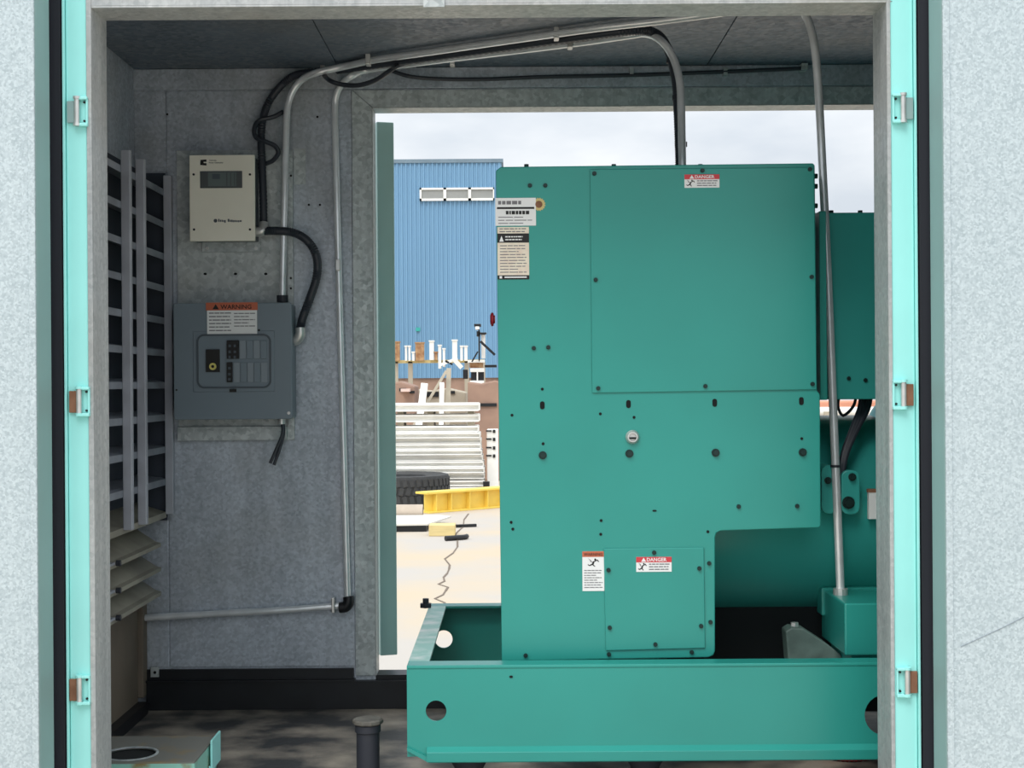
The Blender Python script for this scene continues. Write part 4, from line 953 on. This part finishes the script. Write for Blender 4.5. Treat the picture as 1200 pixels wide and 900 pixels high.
for pa, pb, w, m, nm in (((515, 428), (536, 420), 3.2, M_WSTEEL, 'loose_bar'), ((531, 420), (541, 431), 5, M_WSTEEL, 'loose_bar'), ((522, 423), (530, 427), 2.2, M_BLACKP, 'dark_bar')):
    MB().bar(P(pa[0], pa[1], YK - .28), P(pb[0], pb[1], YK - .24), w * YK / F, .05, up=(0, 1, 0)).build(nm, m, rk)
# post lamp machine at right
mc = thing('yard_machine', 'white and dark machine with a capped mast beside the blue building', 'machine', (P(560, 450, 30).x, 30, GZ))
def mbox(px0, py0, px1, py1, m, nm, Y=30, d=.3):
    r = R(px0, py0, px1, py1, Y); return bx(r[0], r[1], Y, Y + d, r[2], r[3]).build(nm, m, mc, bevel=.006)
mbox(555.5, 379.5, 563.5, 382.5, M_BLACKP, 'mast_cap'); mbox(557, 382.5, 561.5, 386, M_WSTEEL, 'lamp')
mbox(560.6, 386, 562.4, 424, M_BLACKP, 'mast', d=.06); mbox(558.5, 388, 562.5, 394, M_BLACKP, 'clamp'); mbox(562, 389.5, 570, 391.5, M_BLACKP, 'arm')
mbox(564, 392, 568.5, 420, M_WSTEEL, 'white_column', 30.1)
MB().bar(P(563, 400, 29.9), P(580, 416, 29.9), .05, .06, up=(0, 1, 0)).build('strut', M_BLACKP, mc)
MB().bar(P(560, 412, 29.9), P(553, 424, 29.9), .03, .04, up=(0, 1, 0)).build('strut', M_BLACKP, mc)
mbox(548, 422, 568, 425, M_WSTEEL, 'deck'); mbox(550, 425, 566, 431, M_RUSTO, 'under_deck', 30.1)
mbox(551, 431.5, 567.5, 436, M_WSTEEL, 'upper_bar'); mbox(552, 436, 567, 446, M_BLACKP, 'dark_frame', 30.05); mbox(558.6, 436, 560.2, 446, M_WSTEEL, 'divider', 30.0)
mbox(550.5, 446, 567, 451.5, M_WSTEEL, 'lower_bar'); mbox(551.5, 451.5, 566.5, 459, M_BLACKP, 'foot_block', 30.05)
mbox(568, 427.5, 582, 430.5, M_BLACKP, 'side_arm'); mbox(542.5, 433, 548, 444, M_BLACKP, 'side_bracket'); 
mbox(553, 459, 565, 520, M_GREYP, 'pedestal', 30.1)

# big tire lying on its side
YT = 22.0
tz = GZ; tr = .74; th = .45
tcx = P(470.5, 560, YT).x
ti = thing('tire', 'large black tire lying flat before the white beams', 'tire', (tcx, YT, tz))
MB().lathe([(tr * .5, .03), (tr * .9, 0), (tr * .96, .01), (tr * .97, .03), (tr * .97, th - .03), (tr * .96, th - .01), (tr * .9, th), (tr * .5, th - .03), (tr * .47, th / 2)], (tcx, YT, tz), n=48, closed=True).build('carcass', M_TIRE, ti, smooth=True)
ME_LUG = proto('tread_block', MB().box(-.034, .034, 0, -.016, -.056, .056), M_TIRE)
for k in range(44):
    t = 2 * PI * k / 44
    for zz_, sh in ((.10, 0), (.225, .5), (.35, 0)):
        tt = t + sh * 2 * PI / 44
        inst(ME_LUG, 'tread_block', (tcx + tr * .968 * math.sin(tt), YT - tr * .968 * math.cos(tt), tz + zz_), ti, rot=(0, .25 if sh else -.2, tt))
# grey pipe section
cpx = P(495, 593, 19.0); rr = 10 * 19.0 / F
o = MB().lathe([(rr * .7, 0), (rr, 0), (rr, -1.1), (rr * .7, -1.1)], (cpx.x, 19.1, GZ + rr), axis='x', n=28, closed=True).build('concrete_pipe', M_CPIPE, smooth=True); tag(o, 'short grey concrete pipe lying in front of the tire', 'pipe')
# yellow channel beam, running away to the right
ya, yb = PZ(503, 602, GZ), PZ(600, 594, GZ)
yl = thing('yellow_beam', 'yellow steel channel beam with stiffener ribs on the ground', 'beam', ya)
hgt = 25 * ya.y / F
d = (yb - ya); dn = d.normalized(); nr = Vector((-dn.y, dn.x, 0))
up = Vector((0, 0, 1))
def yseg(u0, u1, w0, w1, z0, z1, nm, m=M_YELP):
    vs_ = [ya + dn * u + nr * w + up * z for z in (z0, z1) for u, w in ((u0, w0), (u1, w0), (u1, w1), (u0, w1))]
    return MB().add(vs_, [(0, 3, 2, 1), (4, 5, 6, 7), (0, 1, 5, 4), (1, 2, 6, 5), (2, 3, 7, 6), (3, 0, 4, 7)]).build(nm, m, yl, bevel=.004)
Ln = d.length
yseg(0, Ln, .10, .12, .015, hgt - .02, 'web'); yseg(-.04, Ln, 0, .26, hgt - .03, hgt, 'top_flange'); yseg(0, Ln, 0, .26, 0, .022, 'bottom_flange')
k = .14
while k < Ln: yseg(k, k + .014, .01, .10, .02, hgt - .03, 'stiffener'); k += .27 if k < .4 else .34
a = PZ(498, 599, GZ); o = bx(a.x - .05, a.x + .06, a.y + .25, a.y + .5, GZ, GZ + .22).build('dark_block', M_BLACKP); tag(o, 'dark block behind the left end of the yellow beam', 'block')
# pale sheet resting on dark boards, timber block and its painted shadow
a = PZ(440, 618, GZ); b = PZ(500, 618, GZ)
o = bx(-2.6, P(500.5, 617, 17.9).x, 17.75, 18.7, GZ, GZ + .075).build('dark_board', M_BLACKP); tag(o, 'dark board lying flat on the ground under the pale sheet', 'board')
sh_ = MB(); p0 = P(500, 612, 18.0)
zq = GZ + .077
sh_.prism([(-2.6, 17.6), (P(501, 612, 17.7).x, 17.75), (P(528, 608, 18.6).x, 18.75), (P(515, 606, 19.0).x, 18.95), (-2.6, 18.95)], zq, zq + .02, axis='z')
o = sh_.build('plywood_sheet', M_PLY); tag(o, 'pale plywood sheet lying on a dark board', 'sheet')
wb0 = PZ(502.5, 628.5, GZ); wb1 = PZ(533, 628.5, GZ)
o = bx(wb0.x, wb1.x, wb0.y, wb0.y + .30, GZ, GZ + .13).build('timber_block', M_WOOD, bevel=.008); tag(o, 'small yellowish timber block lying alone on the concrete', 'block')
o = MB().tube([PZ(522, 631, GZ + .03), PZ(543, 629.5, GZ + .03), PZ(547, 628.5, GZ + .03)], .03, 8).build('block_shadow', M_BLACKP); tag(o, 'dark strip painted as the shadow of the timber block', 'rod')  # dark tube laid where the timber block casts its shadow
o = MB().bar(PZ(531, 616.5, GZ + .02), PZ(558, 615.5, GZ + .02), .05, .035).build('dark_stick', M_BLACKP); tag(o, 'thin dark stick on the ground behind the timber block', 'stick')
# things seen through the gap above the alternator
o = MB().cyl((P(960, 481, 16).x, 16, P(1000, 482, 16).z), (P(1080, 481, 16).x, 16, P(1040, 482, 16).z), .05, 16).build('white_pipe', M_WSTEEL, smooth=True); 
o.location.z += 0; tag(o, 'white pipe outside, seen through the gap above the alternator', 'pipe')
for xx in (P(962, 480, 16).x + .05, P(1078, 480, 16).x - .05):
    o2 = bx(xx - .03, xx + .03, 15.9, 16.1, GZ, P(1000, 482, 16).z - .0).build('pipe_stand', M_GREYP); tag(o2, '%s grey stand holding up the white pipe outside' % ('left' if xx < 4.0 else 'right'), 'stand', 'stands of the white pipe')
o = bx(P(940, 490, 18).x, P(1110, 490, 18).x, 18, 18.8, GZ, P(1000, 470, 18).z).build('terracotta_container', M_TERRA, bevel=.02); tag(o, 'terracotta painted low container outside, behind the white pipe', 'container')
